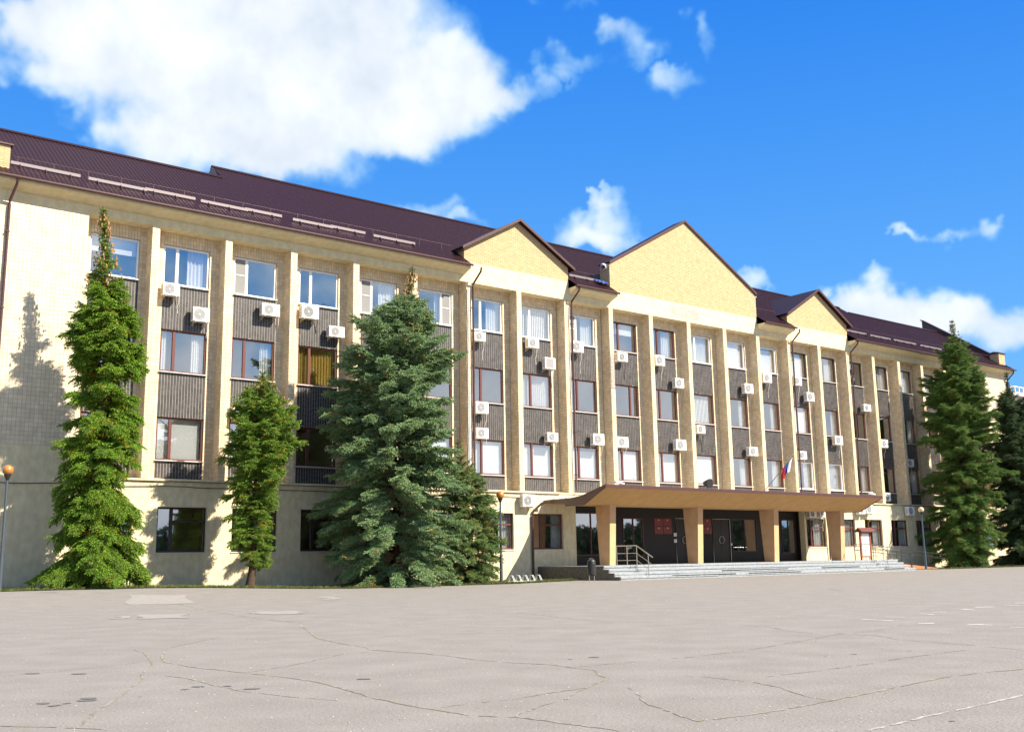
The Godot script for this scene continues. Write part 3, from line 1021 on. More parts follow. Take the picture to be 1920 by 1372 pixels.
	# end wall tile
	for side in 2:
		mb = MB.new()
		var xa := X_LEFT + 0.02 if side == 0 else WALL_R + 0.02
		var xb := WALL_L - 0.02 if side == 0 else X_RIGHT - 0.02
		tiles(mb, Vector3(xa, 5.36, 0.004), Vector3.RIGHT, Vector3.UP, out, xb - xa, 14.78 - 5.36, 0.155, 0.172, 0.009, 0.009, Color(0.77, 0.655, 0.47), 0.06)
		stuff(put(building, "end_wall_tiles", mb.done(), M.tile))
		mb = MB.new()
		mb.box(Vector3(xa, 5.36, -0.01), Vector3(xb, 14.78, 0.004))
		put(building, "tile_bed", mb.done(), M.grout_dark)
	# windows
	var top := ["WLh", "WLc", "WLnm", "WLn", "WLcm", "WRcm", "WLc", "WLv", "WLcm", "BLh", "BLc", "WLC", "WNb", "WNb", "DNb", "DNc", "DNn", "DNc", "DNc", "DNc", "DNn", "DNc"]
	var mid := ["BLn", "BLc", "BLc", "BLy", "BLn", "BLn", "BLn", "BLC", "BLn", "BRn", "BLn", "BNv", "BNc", "BNc", "BNb", "BNc", "BNn", "BNn", "BNc", "BNn", "BNc", "BNn"]
	var low := ["BLb", "BLb", "BLb", "BLn", "BLn", "BLb", "BLb", "BLb", "BLb", "BLb", "BLb", "BNb", "BNc", "BNc", "WNc", "WNv", "BNc", "BNn", "BNc", "BNn", "BNc", "BNn"]
	var rows := [low, mid, top]
	for k in 22:
		for r in 3:
			window(bay_mid(k), ROWS[r][0], ROWS[r][1], WIN_W, BACK, rows[r][k], k * 3 + r)
	for h in all:
		if h == entrance: continue
		window((h[0] + h[1]) / 2, 1.30, 3.12, 2.06, -0.06, "BLc" if h[0] > 20 else "DLn", int(h[0]), true)
	# rooms behind the glass
	var room := hold(building, "interior")
	mb = MB.new()
	for y in [0.38, 3.86, 7.55, 11.25]:
		mb.box(Vector3(X_LEFT + 0.3, y - 0.25, -5.6), Vector3(X_RIGHT - 0.3, y, BACK - 0.36))
	put(room, "floor_slab", mb.done(), M.room_floor)
	mb = MB.new()
	mb.box(Vector3(X_LEFT + 0.3, -1.0, -5.9), Vector3(X_RIGHT - 0.3, 15.2, -5.62))
	mb.box(Vector3(X_LEFT + 0.3, 15.0, -5.6), Vector3(X_RIGHT - 0.3, 15.2, BACK - 0.36))
	for k in range(0, 21, 2):
		if k == 8 or k == 10 or k == 12: mb.box(Vector3(COLS[k] - 0.08, 3.9, -5.6), Vector3(COLS[k] + 0.08, 15.0, BACK - 0.36))
		else: mb.box(Vector3(COLS[k] - 0.08, -1.0, -5.6), Vector3(COLS[k] + 0.08, 15.0, BACK - 0.36))
	put(room, "partition", mb.done(), M.room_wall)
	# sides and back
	mb = MB.new()
	mb.box(Vector3(X_LEFT, -1.0, -13.0), Vector3(X_LEFT + 0.28, BEAM + 0.7, -0.7))
	mb.box(Vector3(X_RIGHT - 0.28, -1.0, -13.0), Vector3(X_RIGHT, BEAM + 0.7, -0.7))
	mb.box(Vector3(X_LEFT + 0.28, -1.0, -13.0), Vector3(X_RIGHT - 0.28, 15.4, -12.7))
	put(building, "rear_wall", mb.done(), M.plaster)
	make_top()
	make_roof()
	make_canopy()
	# downpipes
	for p in [[-0.62, -0.2], [21.42, 4.3], [28.12, 4.3], [47.55, 4.3], [54.12, 4.3], [75.95, -0.2]]:
		mb = MB.new()
		var x: float = p[0]
		mb.tube([Vector3(x + 0.12, 15.52, 0.70), Vector3(x + 0.10, 15.30, 0.66), Vector3(x, 14.75, 0.12), Vector3(x, 14.6, 0.10), Vector3(x, 10.0, 0.10), Vector3(x, p[1] + 0.25, 0.10), Vector3(x, p[1], 0.2)], 0.055, 10)
		var o := put(building, "downpipe", mb.done(), M.roof_trim)
		for y in [13.5, 10.5, 7.5, 5.2]:
			mb = MB.new()
			mb.box(Vector3(x - 0.07, y, -0.005), Vector3(x + 0.07, y + 0.035, 0.165))
			put(o, "clamp", mb.done(), M.roof_trim)
	for p in [[21.20, 0.0], [21.12, 0.01], [27.98, 0.0]]:
		mb = MB.new()
		var pts := []
		for q in 26:
			pts.append(Vector3(p[0] + sin(q * 1.3 + p[0]) * 0.012, 14.5 - q * 0.41, 0.035))
		mb.tube(pts, 0.022, 6)
		put(building, "conduit", mb.done(), M.hose)
	# cable slung along the ground floor
	mb = MB.new()
	var pts := []
	for q in 64:
		var x := -1.0 + q * 0.41
		pts.append(Vector3(x, 3.98 - 0.07 * absf(sin(q * 0.33)) - 0.03 * sin(q * 0.71), 0.045))
	mb.tube(pts, 0.016, 6)
	put(building, "cable", mb.done(), M.cable)


func bricks(mb: MB, x0: float, x1: float, y0: float, y1: float, z: float, lx: Callable, c: Color) -> void:
	var r := 0
	var y := y0
	while y < y1:
		var lim: Vector2 = lx.call(y + 0.035)
		var x := x0 - (0.13 if r % 2 else 0.0)
		while x < x1:
			var a := maxf(x, lim.x); var b := minf(x + 0.246, lim.y)
			if b - a > 0.04:
				mb.col = tone(c, 0.06)
				mb.tile(Vector3(a, y, z), Vector3(b - a, 0, 0), Vector3(0, 0.076, 0), Vector3(0, 0, rng.randf_range(0.005, 0.011)))
			x += 0.262
		y += 0.092
		r += 1


func make_top() -> void:
	# frieze, parapet bands under the gables, cove cornice, gables
	var mb := MB.new()
	mb.box(Vector3(X_LEFT, BEAM, BACK - 0.1), Vector3(X_RIGHT, EAVE_Y - 0.06, 0.0))
	put(building, "frieze", mb.done(), M.concrete_beam)
	var spans := [[20.95, 28.02, 16.72, 18.72, 0.30, 0.28], [31.20, 44.15, 17.55, 21.22, 0.10, 0.06], [47.32, 54.0, 16.72, 18.70, 0.30, 0.28]]
	for s in spans:
		var x0: float = s[0]; var x1: float = s[1]; var ye: float = s[2]; var yp: float = s[3]
		var xm := (x0 + x1) / 2
		var gable := hold(building, "gable")
		mb = MB.new()
		mb.box(Vector3(x0, EAVE_Y - 0.06, -0.3), Vector3(x1, 15.92, 0.002))
		put(gable, "parapet_band", mb.done(), M.concrete_beam)
		var deep := -0.8 if yp > 20.0 else -2.2
		mb = MB.new()   # brick face core with its cheeks
		var f := [Vector3(x0, 15.92, -0.008), Vector3(x1, 15.92, -0.008), Vector3(x1, ye, -0.008), Vector3(xm, yp, -0.008), Vector3(x0, ye, -0.008)]
		mb.quad(f[0], f[1], f[2], f[4]); mb.tri(f[4], f[2], f[3])
		for x in [x0, x1]:
			var a := Vector3(x, 15.0, -0.008); var b := Vector3(x, 15.0, deep); var c := Vector3(x, ye, deep); var d := Vector3(x, ye, -0.008)
			if x == x0: mb.quad(b, a, d, c)
			else: mb.quad(a, b, c, d)
		if yp > 20.0:
			var w3 := Vector3(0, 0, deep)
			mb.quad(f[1] + w3, f[0] + w3, f[4] + w3, f[2] + w3); mb.tri(f[2] + w3, f[4] + w3, f[3] + w3)
		put(gable, "gable_wall", mb.done(), M.mortar)
		mb = MB.new()
		var lim := func(y: float) -> Vector2:
			if y < ye: return Vector2(x0, x1)
			var t := clampf((y - ye) / (yp - ye), 0.0, 1.0)
			return Vector2(lerpf(x0, xm, t), lerpf(x1, xm, t))
		bricks(mb, x0, x1, 15.93, yp - 0.05, -0.008, lim, Color(0.57, 0.415, 0.24))
		stuff(put(gable, "brickwork", mb.done(), M.brick))
		for side in 2:   # cheek brickwork
			mb = MB.new()
			var x := x0 if side == 0 else x1
			var u := Vector3(0, 0, 1) if side == 0 else Vector3(0, 0, -1)
			var o := Vector3(x, 15.93, deep + 0.01) if side == 0 else Vector3(x, 15.93, -0.01)
			tiles(mb, o, u, Vector3.UP, Vector3(-0.008 if side == 0 else 0.008, 0, 0), -deep - 0.03, ye - 15.95, 0.25, 0.077, 0.012, 0.012, Color(0.57, 0.415, 0.24), 0.1)
			stuff(put(gable, "brickwork", mb.done(), M.brick))
		# roof of the gable: two slopes
		var over: float = s[4]; var side_over: float = s[5]
		var pitch := (yp - ye) / (xm - x0)
		for side in 2:
			var xe := x0 - side_over if side == 0 else x1 + side_over
			var y_e := ye - pitch * side_over + 0.07
			var y_r := yp + 0.09
			var zr := EAVE_Z - (y_r - EAVE_Y) / SLOPE - 0.35
			var ze := EAVE_Z - (y_e - EAVE_Y) / SLOPE - 0.35
			if yp > 20.0:
				zr = -0.85
				ze = -0.85
			var a := Vector3(xe, y_e, over); var b := Vector3(xm, y_r, over); var c := Vector3(xm, y_r, zr); var d := Vector3(xe, y_e, ze)
			var th := Vector3(0, -0.10, 0)
			mb = MB.new()
			if side == 0:
				mb.quad(a, b, c, d); mb.quad(a + th, d + th, c + th, b + th); mb.quad(a + th, b + th, b, a); mb.quad(d + th, a + th, a, d)
			else:
				mb.quad(b, a, d, c); mb.quad(a + th, b + th, c + th, d + th); mb.quad(b + th, a + th, a, b); mb.quad(a + th, d + th, d, a)
			put(gable, "gable_roof", mb.done(), M.roof_metal)
			mb = MB.new()   # verge trim
			var e1 := a + Vector3(0, 0.02, 0.012); var e2 := b + Vector3(0, 0.02, 0.012)
			var w := Vector3(0, -0.15, 0); var t := Vector3(0, 0, -0.05)
			if side == 0:
				mb.quad(e1 + w, e2 + w, e2, e1); mb.quad(e1, e2, e2 + t, e1 + t); mb.quad(e1 + w + t, e2 + w + t, e2 + w, e1 + w)
			else:
				mb.quad(e2 + w, e1 + w, e1, e2); mb.quad(e2, e1, e1 + t, e2 + t); mb.quad(e2 + w + t, e1 + w + t, e1 + w, e2 + w)
			put(gable, "verge", mb.done(), M.roof_trim)
	# bare bricks showing in the band under the middle gable
	var patch := hold(building, "bare_patch")
	for r in 9:
		for q in 10:
			if rng.randf() < 0.12: continue
			mb = MB.new()
			mb.cbox(Vector3(0, 0, 0), Vector3(0.235, 0.066, 0.008 + rng.randf_range(0.0, 0.008)), 0.006)
			put(patch, "brick", mb.done(), M.pale_brick, Vector3(36.15 + q * 0.25 + (0.12 if r % 2 else 0.0), 15.05 + r * 0.082, 0.0))
	# cove cornice and gutter on the stretches between the gables
	for s in [[X_LEFT - 0.25, 20.95], [28.02, 31.20], [44.15, 47.32], [54.0, X_RIGHT + 0.25]]:
		mb = MB.new()
		mb.prism([[0.0, 15.20], [0.05, 15.21], [0.16, 15.25], [0.30, 15.31], [0.46, 15.36], [0.58, 15.40], [0.61, 15.44], [0.61, 15.54], [0.0, 15.54]], s[0], s[1])
		put(building, "cornice", mb.done(), M.concrete_beam)
		mb = MB.new()
		mb.prism([[0.60, 15.545], [0.66, 15.545], [0.70, 15.50], [0.76, 15.50], [0.79, 15.55], [0.79, 15.60], [0.775, 15.60], [0.765, 15.56], [0.75, 15.52], [0.70, 15.52], [0.67, 15.565], [0.60, 15.58]], s[0] - 0.03, s[1] + 0.05)
		put(building, "gutter", mb.done(), M.roof_trim)


func roof_at(z: float) -> float:
	return EAVE_Y + (EAVE_Z - z) * SLOPE


func make_roof() -> void:
	var roof := hold(building, "roof")
	var parts := [[-1.35, 9.9, EAVE_Z + 0.06, 19.55], [9.9, 20.95, EAVE_Z + 0.06, 20.62], [20.95, 28.02, -0.32, 20.62], [28.02, 31.2, EAVE_Z + 0.06, 20.35], [31.2, 44.15, -0.32, 20.35], [44.15, 47.32, EAVE_Z + 0.06, 20.35], [47.32, 54.0, -0.32, 20.35], [54.0, 62.2, EAVE_Z + 0.06, 20.35], [62.2, 76.35, EAVE_Z + 0.06, 19.75]]
	for p in parts:
		var zr: float = EAVE_Z - (p[3] - EAVE_Y) / SLOPE
		var mb := MB.new()
		var x: float = p[0]
		var per := 0.19
		var n := int(ceil((p[1] - p[0]) / per))
		per = (p[1] - p[0]) / n
		var nrm := Vector3(0, 1, SLOPE).normalized() * 0.019
		for q in n:
			var xs := [x, x + per * 0.42, x + per * 0.52, x + per * 0.88, x + per]
			var hs := [0.0, 0.0, 1.0, 1.0, 0.0]
			for s in 4:
				var o0: Vector3 = nrm * hs[s]; var o1: Vector3 = nrm * hs[s + 1]
				mb.quad(Vector3(xs[s], roof_at(p[2]), p[2]) + o0, Vector3(xs[s + 1], roof_at(p[2]), p[2]) + o1, Vector3(xs[s + 1], p[3], zr) + o1, Vector3(xs[s], p[3], zr) + o0)
			x += per
		# rear slope, ridge cap
		mb.quad(Vector3(p[1], 15.4, -13.3), Vector3(p[0], 15.4, -13.3), Vector3(p[0], p[3], zr), Vector3(p[1], p[3], zr))
		put(roof, "roof_sheet", mb.done(), M.roof_metal)
		mb = MB.new()
		mb.prism([[zr + 0.16, p[3] - 0.06], [zr + 0.16, p[3] - 0.04], [zr, p[3] + 0.085], [zr - 0.16, p[3] - 0.04], [zr - 0.16, p[3] - 0.06], [zr, p[3] + 0.06]], p[0], p[1])
		put(roof, "ridge_cap", mb.done(), M.roof_metal)
	for c in [[9.9, 19.55, 20.62], [62.2, 19.75, 20.35], [28.02, 20.35, 20.62]]:
		var z0: float = EAVE_Z - (c[1] - EAVE_Y) / SLOPE
		var z1: float = EAVE_Z - (c[2] - EAVE_Y) / SLOPE
		var mb := MB.new()
		mb.prism([[z0 + 0.1, c[1] - 0.2], [z1, c[2] + 0.03], [z1 - 1.0, c[1] - 0.2]], c[0] - 0.02, c[0] + 0.02)
		put(roof, "step_flashing", mb.done(), M.roof_trim)
	# fire walls with brick piers at both ends
	for side in 2:
		var x0 := X_LEFT - 0.05 if side == 0 else X_RIGHT - 0.85
		var x1 := X_LEFT + 0.42 if side == 0 else X_RIGHT - 0.42
		if side == 1:
			var mb := MB.new()
			mb.prism([[-0.45, roof_at(-0.45) - 0.3], [-0.45, roof_at(-0.45) + 0.42], [-6.6, roof_at(-6.6) + 0.30], [-6.6, 15.5]], x0, x1)
			put(roof, "fire_wall", mb.done(), M.roof_trim)
			mb = MB.new()
			mb.prism([[-0.35, roof_at(-0.35) + 0.42], [-0.35, roof_at(-0.35) + 0.50], [-6.7, roof_at(-6.7) + 0.38], [-6.7, roof_at(-6.7) + 0.30]], x0 - 0.1, x1 + 0.1)
			put(roof, "coping", mb.done(), M.roof_metal)
		var px0 := X_LEFT - 0.25 if side == 0 else X_RIGHT - 0.95
		var px1 := -0.72 if side == 0 else X_RIGHT + 0.02
		var mb2 := MB.new()
		mb2.box(Vector3(px0, 15.3, -0.75), Vector3(px1, 17.0, 0.02))
		var pier := put(roof, "brick_pier", mb2.done(), M.mortar)
		mb2 = MB.new()
		tiles(mb2, Vector3(px0, 15.75, 0.02), Vector3.RIGHT, Vector3.UP, Vector3(0, 0, 0.008), px1 - px0, 1.22, 0.25, 0.077, 0.012, 0.012, Color(0.57, 0.415, 0.24), 0.1)
		tiles(mb2, Vector3(px0, 15.75, -0.74), Vector3(0, 0, 1), Vector3.UP, Vector3(-0.008, 0, 0), 0.76, 1.22, 0.25, 0.077, 0.012, 0.012, Color(0.57, 0.415, 0.24), 0.1)
		tiles(mb2, Vector3(px1, 15.75, 0.02), Vector3(0, 0, -1), Vector3.UP, Vector3(0.008, 0, 0), 0.76, 1.22, 0.25, 0.077, 0.012, 0.012, Color(0.57, 0.415, 0.24), 0.1)
		stuff(put(pier, "pier_bricks", mb2.done(), M.brick))
		mb2 = MB.new()
		mb2.prism([[0.12, 17.0], [0.12, 17.06], [-0.36, 17.16], [-0.85, 17.06], [-0.85, 17.0]], px0 - 0.1, px1 + 0.1)
		put(pier, "cap", mb2.done(), M.roof_trim)
	# snow guards: bright plates on brackets, and a thin rail above
	var plates := [[-0.6, 2.05, 1.30], [2.35, 4.75, 1.22], [4.70, 6.9, 1.36], [7.1, 9.3, 1.24], [9.2, 11.0, 1.36], [11.5, 13.6, 1.24], [13.5, 15.4, 1.36], [15.8, 18.2, 1.24], [54.6, 57.0, 1.3], [57.4, 60.0, 1.24], [60.5, 63.5, 1.3], [64.0, 67.0, 1.24], [28.4, 30.4, 1.2]]
	for p in plates:
		var up: float = p[2]
		var z := EAVE_Z - up * 0.82
		var y := roof_at(z) + 0.05
		var mb := MB.new()
		mb.cbox(Vector3(p[0], y + 0.02, z - 0.012), Vector3(p[1], y + 0.15, z + 0.012), 0.004)
		var o := put(roof, "snow_guard", mb.done(), M.snow_metal)
		var x: float = p[0] + 0.35
		while x < p[1]:
			mb = MB.new()
			mb.prism([[z + 0.26, roof_at(z + 0.26) + 0.02], [z + 0.26, roof_at(z + 0.26) + 0.05], [z + 0.04, y + 0.06], [z + 0.013, y + 0.06], [z + 0.013, y - 0.03], [z + 0.2, roof_at(z + 0.2) + 0.0]], x - 0.012, x + 0.012)
			put(o, "bracket", mb.done(), M.roof_trim)
			x += 0.95
	for s in [[-0.5, 20.6], [28.2, 31.0], [44.3, 46.9], [54.4, 75.0]]:
		var z := EAVE_Z - 1.25
		var y := roof_at(z)
		var mb := MB.new()
		mb.tube([Vector3(s[0], y + 0.34, z), Vector3(s[1], y + 0.34, z)], 0.012, 6)
		var o := put(roof, "roof_rail", mb.done(), M.roof_trim)
		var x: float = s[0] + 0.2
		while x < s[1]:
			mb = MB.new()
			mb.box(Vector3(x - 0.008, y - 0.02, z - 0.01), Vector3(x + 0.008, y + 0.34, z + 0.01))
			put(o, "post", mb.done(), M.roof_trim)
			x += 1.35


func make_canopy() -> void:
	var can := hold(building, "entrance_canopy")
	var x0 := 25.9
	var x1 := 49.3
	var mb := MB.new()
	mb.prism([[-0.3, 3.64], [1.72, 3.60], [1.75, 3.44], [3.12, 3.44], [4.74, 4.19], [4.74, 4.27], [3.0, 3.82], [2.2, 3.74], [-0.3, 3.74]], x0 + 0.03, x1 - 0.03)
	put(can, "soffit_slab", mb.done(), M.ochre)
	mb = MB.new()   # brown edge boards: front and both sides
	mb.prism([[4.742, 4.175], [4.79, 4.175], [4.79, 4.335], [4.742, 4.335]], x0, x1)
	put(can, "front_fascia", mb.done(), M.roof_trim)
	for x in [x0, x1 - 0.03]:
		mb = MB.new()
		mb.prism([[-0.02, 3.66], [1.70, 3.56], [1.73, 3.41], [3.16, 3.41], [4.741, 4.16], [4.741, 4.335], [3.0, 3.90], [2.2, 3.82], [-0.02, 3.82]], x, x + 0.03)
		put(can, "side_fascia", mb.done(), M.roof_trim)
	mb = MB.new()
	mb.prism([[-0.02, 3.745], [2.2, 3.745], [3.0, 3.826], [4.735, 4.276], [4.735, 4.30], [3.0, 3.85], [2.2, 3.77], [-0.02, 3.80]], x0 + 0.032, x1 - 0.032)
	put(can, "deck", mb.done(), M.zinc)
	for x in [27.85, 34.38, 40.88, 47.32]:
		mb = MB.new()
		mb.prism([[2.30, 0.42], [3.02, 0.42], [3.18, 3.46], [2.08, 3.46]], x - 0.205, x + 0.205)
		put(can, "pillar", mb.done(), M.salmon)
	mb = MB.new()   # gutter and pipe at the near corner
	mb.tube([Vector3(25.75, 3.72, 0.45), Vector3(25.5, 3.62, 0.32), Vector3(25.3, 3.42, 0.2), Vector3(25.1, 3.2, 0.12), Vector3(25.05, 3.0, 0.10), Vector3(25.05, -0.2, 0.10)], 0.065, 10)
	put(can, "drain_pipe", mb.done(), M.roof_trim)
	mb = MB.new()
	mb.tube([Vector3(49.9, 3.6, 0.35), Vector3(50.05, 3.3, 0.15), Vector3(50.05, 0.46, 0.12)], 0.05, 8)
	put(can, "drain_pipe", mb.done(), M.roof_trim)
	# weeds in the gutter
	mb = MB.new()
	for q in 90:
		var b := Vector3(x0 + 0.15 + rng.randf() * 0.3, 3.78, rng.randf_range(0.1, 1.6))
		var d := Vector3(rng.randf_range(-1, 1), rng.randf_range(0.8, 2.0), rng.randf_range(-1, 1)).normalized() * rng.randf_range(0.08, 0.24)
		var s := d.cross(Vector3(rng.randf(), 0.2, rng.randf())).normalized() * 0.012
		mb.col = Color(0.12, 0.17, 0.03) * rng.randf_range(0.6, 1.3)
		mb.tri(b - s, b + s, b + d)
	stuff(put(can, "weeds", mb.done(), M.grass))
	# entrance front, set back under the canopy
	var front := hold(building, "entrance_front")
	var z := -0.6
	mb = MB.new()
	openings(mb, 28.1, 47.72, 0.40, 3.64, z, z - 0.12, [[28.5, 30.9, [[0.95, 3.25]]], [32.1, 33.7, [[0.85, 3.0]]], [36.35, 37.9, [[0.44, 3.0]]], [39.55, 41.12, [[0.44, 3.0]]], [41.30, 43.62, [[1.05, 3.05]]], [44.4, 45.8, [[0.9, 3.05]]], [46.1, 47.5, [[0.9, 3.05]]]])
	mb.box(Vector3(28.1, 0.40, z), Vector3(28.16, 3.64, -0.4))
	mb.box(Vector3(47.66, 0.40, z), Vector3(47.72, 3.64, -0.4))
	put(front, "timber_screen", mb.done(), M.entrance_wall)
	for g in [[28.5, 30.9, 0.95, 3.25], [32.1, 33.7, 0.85, 3.0], [41.30, 43.62, 1.05, 3.05], [44.4, 45.8, 0.9, 3.05], [46.1, 47.5, 0.9, 3.05]]:
		mb = MB.new()
		var t := 0.05
		openings(mb, g[0], g[1], g[2], g[3], z + 0.03, z - 0.06, [[g[0] + t, (g[0] + g[1]) / 2 - t / 2, [[g[2] + t, g[3] - t]]], [(g[0] + g[1]) / 2 + t / 2, g[1] - t, [[g[2] + t, g[3] - t]]]])
		var f := put(front, "shop_window", mb.done(), M.brown_frame if g[0] < 34 else M.dark_frame)
		put(f, "pane", sheet(g[1] - g[0] - 0.06, g[3] - g[2] - 0.06), M.glass, Vector3((g[0] + g[1]) / 2, g[2] + 0.03, z - 0.02))
	for g in [[36.35, 37.9], [39.55, 41.12]]:
		mb = MB.new()
		var xm: float = (g[0] + g[1]) / 2
		mb.cbox(Vector3(g[0] + 0.01, 0.45, z - 0.08), Vector3(xm - 0.006, 2.99, z - 0.03), 0.01)
		mb.cbox(Vector3(xm + 0.006, 0.45, z - 0.08), Vector3(g[1] - 0.01, 2.99, z - 0.03), 0.01)
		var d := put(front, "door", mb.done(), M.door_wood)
		for s in [-1, 1]:
			mb = MB.new()
			var pts := []
			for q in 17:
				var an: float = PI * q / 16.0
				pts.append(Vector3(xm + s * (0.035 + sin(an) * 0.19), 1.78 + cos(an) * 0.2, z + 0.01))
			mb.tube(pts, 0.016, 6)
			put(d, "handle", mb.done(), M.steel)
		mb = MB.new()
		mb.tube([Vector3(g[0], 0.44, z + 0.015), Vector3(g[0], 3.02, z + 0.015), Vector3(g[1], 3.02, z + 0.015), Vector3(g[1], 0.44, z + 0.015)], 0.022, 6)
		put(d, "door_frame", mb.done(), M.steel)
	var sg := [[34.6, 2.58], [35.32, 2.58], [34.6, 2.12], [35.32, 2.12], [38.75, 2.58], [38.75, 2.12]]
	for q in sg.size():
		mb = MB.new()
		mb.cbox(Vector3(0, 0, 0), Vector3(0.70, 0.44, 0.025), 0.008)
		var pl := put(front, "plaque", mb.done(), M.plaque_red, Vector3(sg[q][0], sg[q][1], z))
		mb = MB.new()
		mb.cap(Vector3(0.35, 0.33, 0.027), Vector3(0, 0, 1), 0.045, 12)
		put(pl, "emblem", mb.done(), M.gilt)
	for p in [[36.22, 1.98, 0.24, 0.2], [36.22, 1.62, 0.24, 0.2], [37.3, 2.05, 0.16, 0.22], [37.22, 2.35, 0.14, 0.2], [41.15, 1.45, 0.13, 0.13]]:
		put(front, "notice", slab(p[2], p[3], 0.006), M.paper, Vector3(p[0] + 0.06, p[1], z + 0.022 if p[0] < 36.5 else z - 0.02 if p[0] < 41 else z + 0.012))
	# platform and steps
	var steps := thing("entrance_steps", Vector3(37.8, PAVE, 3.0), "pale grey stone platform and wide steps in front of the entrance pillars", "steps")
	var sx0 := 25.45
	var sx1 := 50.2
	var lv := [[4.96, 0.43], [5.32, 0.26], [5.70, 0.09], [6.10, -0.08]]
	for q in 4:
		var back: float = -0.42 if q == 0 else lv[q - 1][0] - 0.02
		var seg := 11
		for s in seg:   # slabs along each step
			var xa := sx0 + (sx1 - sx0) * s / seg + 0.004
			var xb := sx0 + (sx1 - sx0) * (s + 1) / seg - 0.004
			mb = MB.new()
			var dy := rng.randf_range(-0.006, 0.004)
			var dz := rng.randf_range(-0.012, 0.006)
			mb.prism([[back, lv[q][1] - 0.10], [lv[q][0] + dz - 0.012, lv[q][1] - 0.10], [lv[q][0] + dz, lv[q][1] - 0.085], [lv[q][0] + dz, lv[q][1] + dy - 0.014], [lv[q][0] + dz - 0.014, lv[q][1] + dy], [back, lv[q][1] + dy]], xa, xb)
			put(steps, "step_slab" if q else "platform_slab", mb.done(), M.step_stone, -steps.position)
		mb = MB.new()
		mb.box(Vector3(sx0 + 0.05, -1.0, back), Vector3(sx1 - 0.05, lv[q][1] - 0.098, lv[q][0] - 0.03))
		put(steps, "riser", mb.done(), M.step_stone, -steps.position)
	mb = MB.new()
	mb.prism([[-0.02, -1.0], [6.06, -1.0], [6.06, -0.10], [5.68, -0.10], [5.68, 0.07], [5.30, 0.07], [5.30, 0.24], [4.94, 0.24], [4.94, 0.405], [-0.02, 0.405]], sx0 - 0.03, sx0 + 0.048)
	put(steps, "side_wall", mb.done(), M.platform_side, -steps.position)
	for e in [[28.9, 33.6, 6.10, -0.08], [34.6, 39.0, 6.10, -0.08], [33.0, 38.4, 5.70, 0.09], [41.4, 45.0, 5.70, 0.09], [46.9, 49.0, 6.10, -0.08]]:
		mb = MB.new()
		mb.box(Vector3(e[0], e[3] - 0.03, e[2] - 0.035), Vector3(e[1], e[3] + 0.008, e[2] + 0.008))
		put(steps, "metal_edge", mb.done(), M.black_metal, -steps.position)


# ------------------------------------------------------------------ spruces
func needle(mb: MB, p: Vector3, d: Vector3, len: float, wid: float) -> void:
	var s := d.cross(Vector3(rng.randf_range(-1, 1), rng.randf_range(-1, 1), rng.randf_range(-1, 1))).normalized() * wid
	mb.tri(p - s, p + s, p + d * len)


func twig(mb: MB, a: Vector3, b: Vector3, per: float, len: float, c: Color, tip: Color) -> void:
	var ax := (b - a).normalized()
	var u := ax.cross(Vector3(0.31, 0.9, 0.2)).normalized()
	var w := ax.cross(u)
	var n := int(a.distance_to(b) / per)
	for q in n:
		var t := (q + rng.randf()) / n
		var an := rng.randf() * TAU
		var d := (ax * 0.75 + (u * cos(an) + w * sin(an))).normalized()
		mb.col = c.lerp(tip, clampf((t - 0.55) * 1.6, 0.0, 1.0) * 0.8) * rng.randf_range(0.8, 1.2)
		needle(mb, a.lerp(b, t), d, len * rng.randf_range(0.75, 1.15), len * 0.32)
	mb.col = Color(0.06, 0.04, 0.02)
	var s := u * 0.005
	mb.quad(a - s, a + s, b + s, b - s)


func sprig(sd: int, c: Color, tip: Color, droop: float) -> ArrayMesh:   # flat spray of side shoots, about 0.45 m long, along +z
	rng.seed = sd
	var mb := MB.new()
	var last := Vector3.ZERO
	for q in 5:
		var t := (q + 1) / 5.0
		var p := Vector3(rng.randf_range(-0.01, 0.01), -droop * t * t * 0.2, 0.45 * t)
		twig(mb, last, p, 0.0075, 0.042, c, tip if q == 4 else c)
		for s in [-1, 1]:
			if q == 4: continue
			var l := 0.20 * (1.0 - t * 0.62) * rng.randf_range(0.8, 1.2)
			var e := p + Vector3(s * l * 0.85, -droop * l * 0.45 + rng.randf_range(-0.02, 0.03), l * 0.62)
			twig(mb, p, e, 0.0085, 0.038, c, tip)
		last = p
	return mb.done()


func profile(prof: Array, y: float) -> Vector2:   # [height, sideways shift, radius] rows from the ground up
	for q in prof.size() - 1:
		if y <= prof[q + 1][0]:
			var t := clampf((y - prof[q][0]) / (prof[q + 1][0] - prof[q][0]), 0.0, 1.0)
			return Vector2(lerpf(prof[q][1], prof[q + 1][1], t), lerpf(prof[q][2], prof[q + 1][2], t))
	return Vector2(prof[-1][1], prof[-1][2])


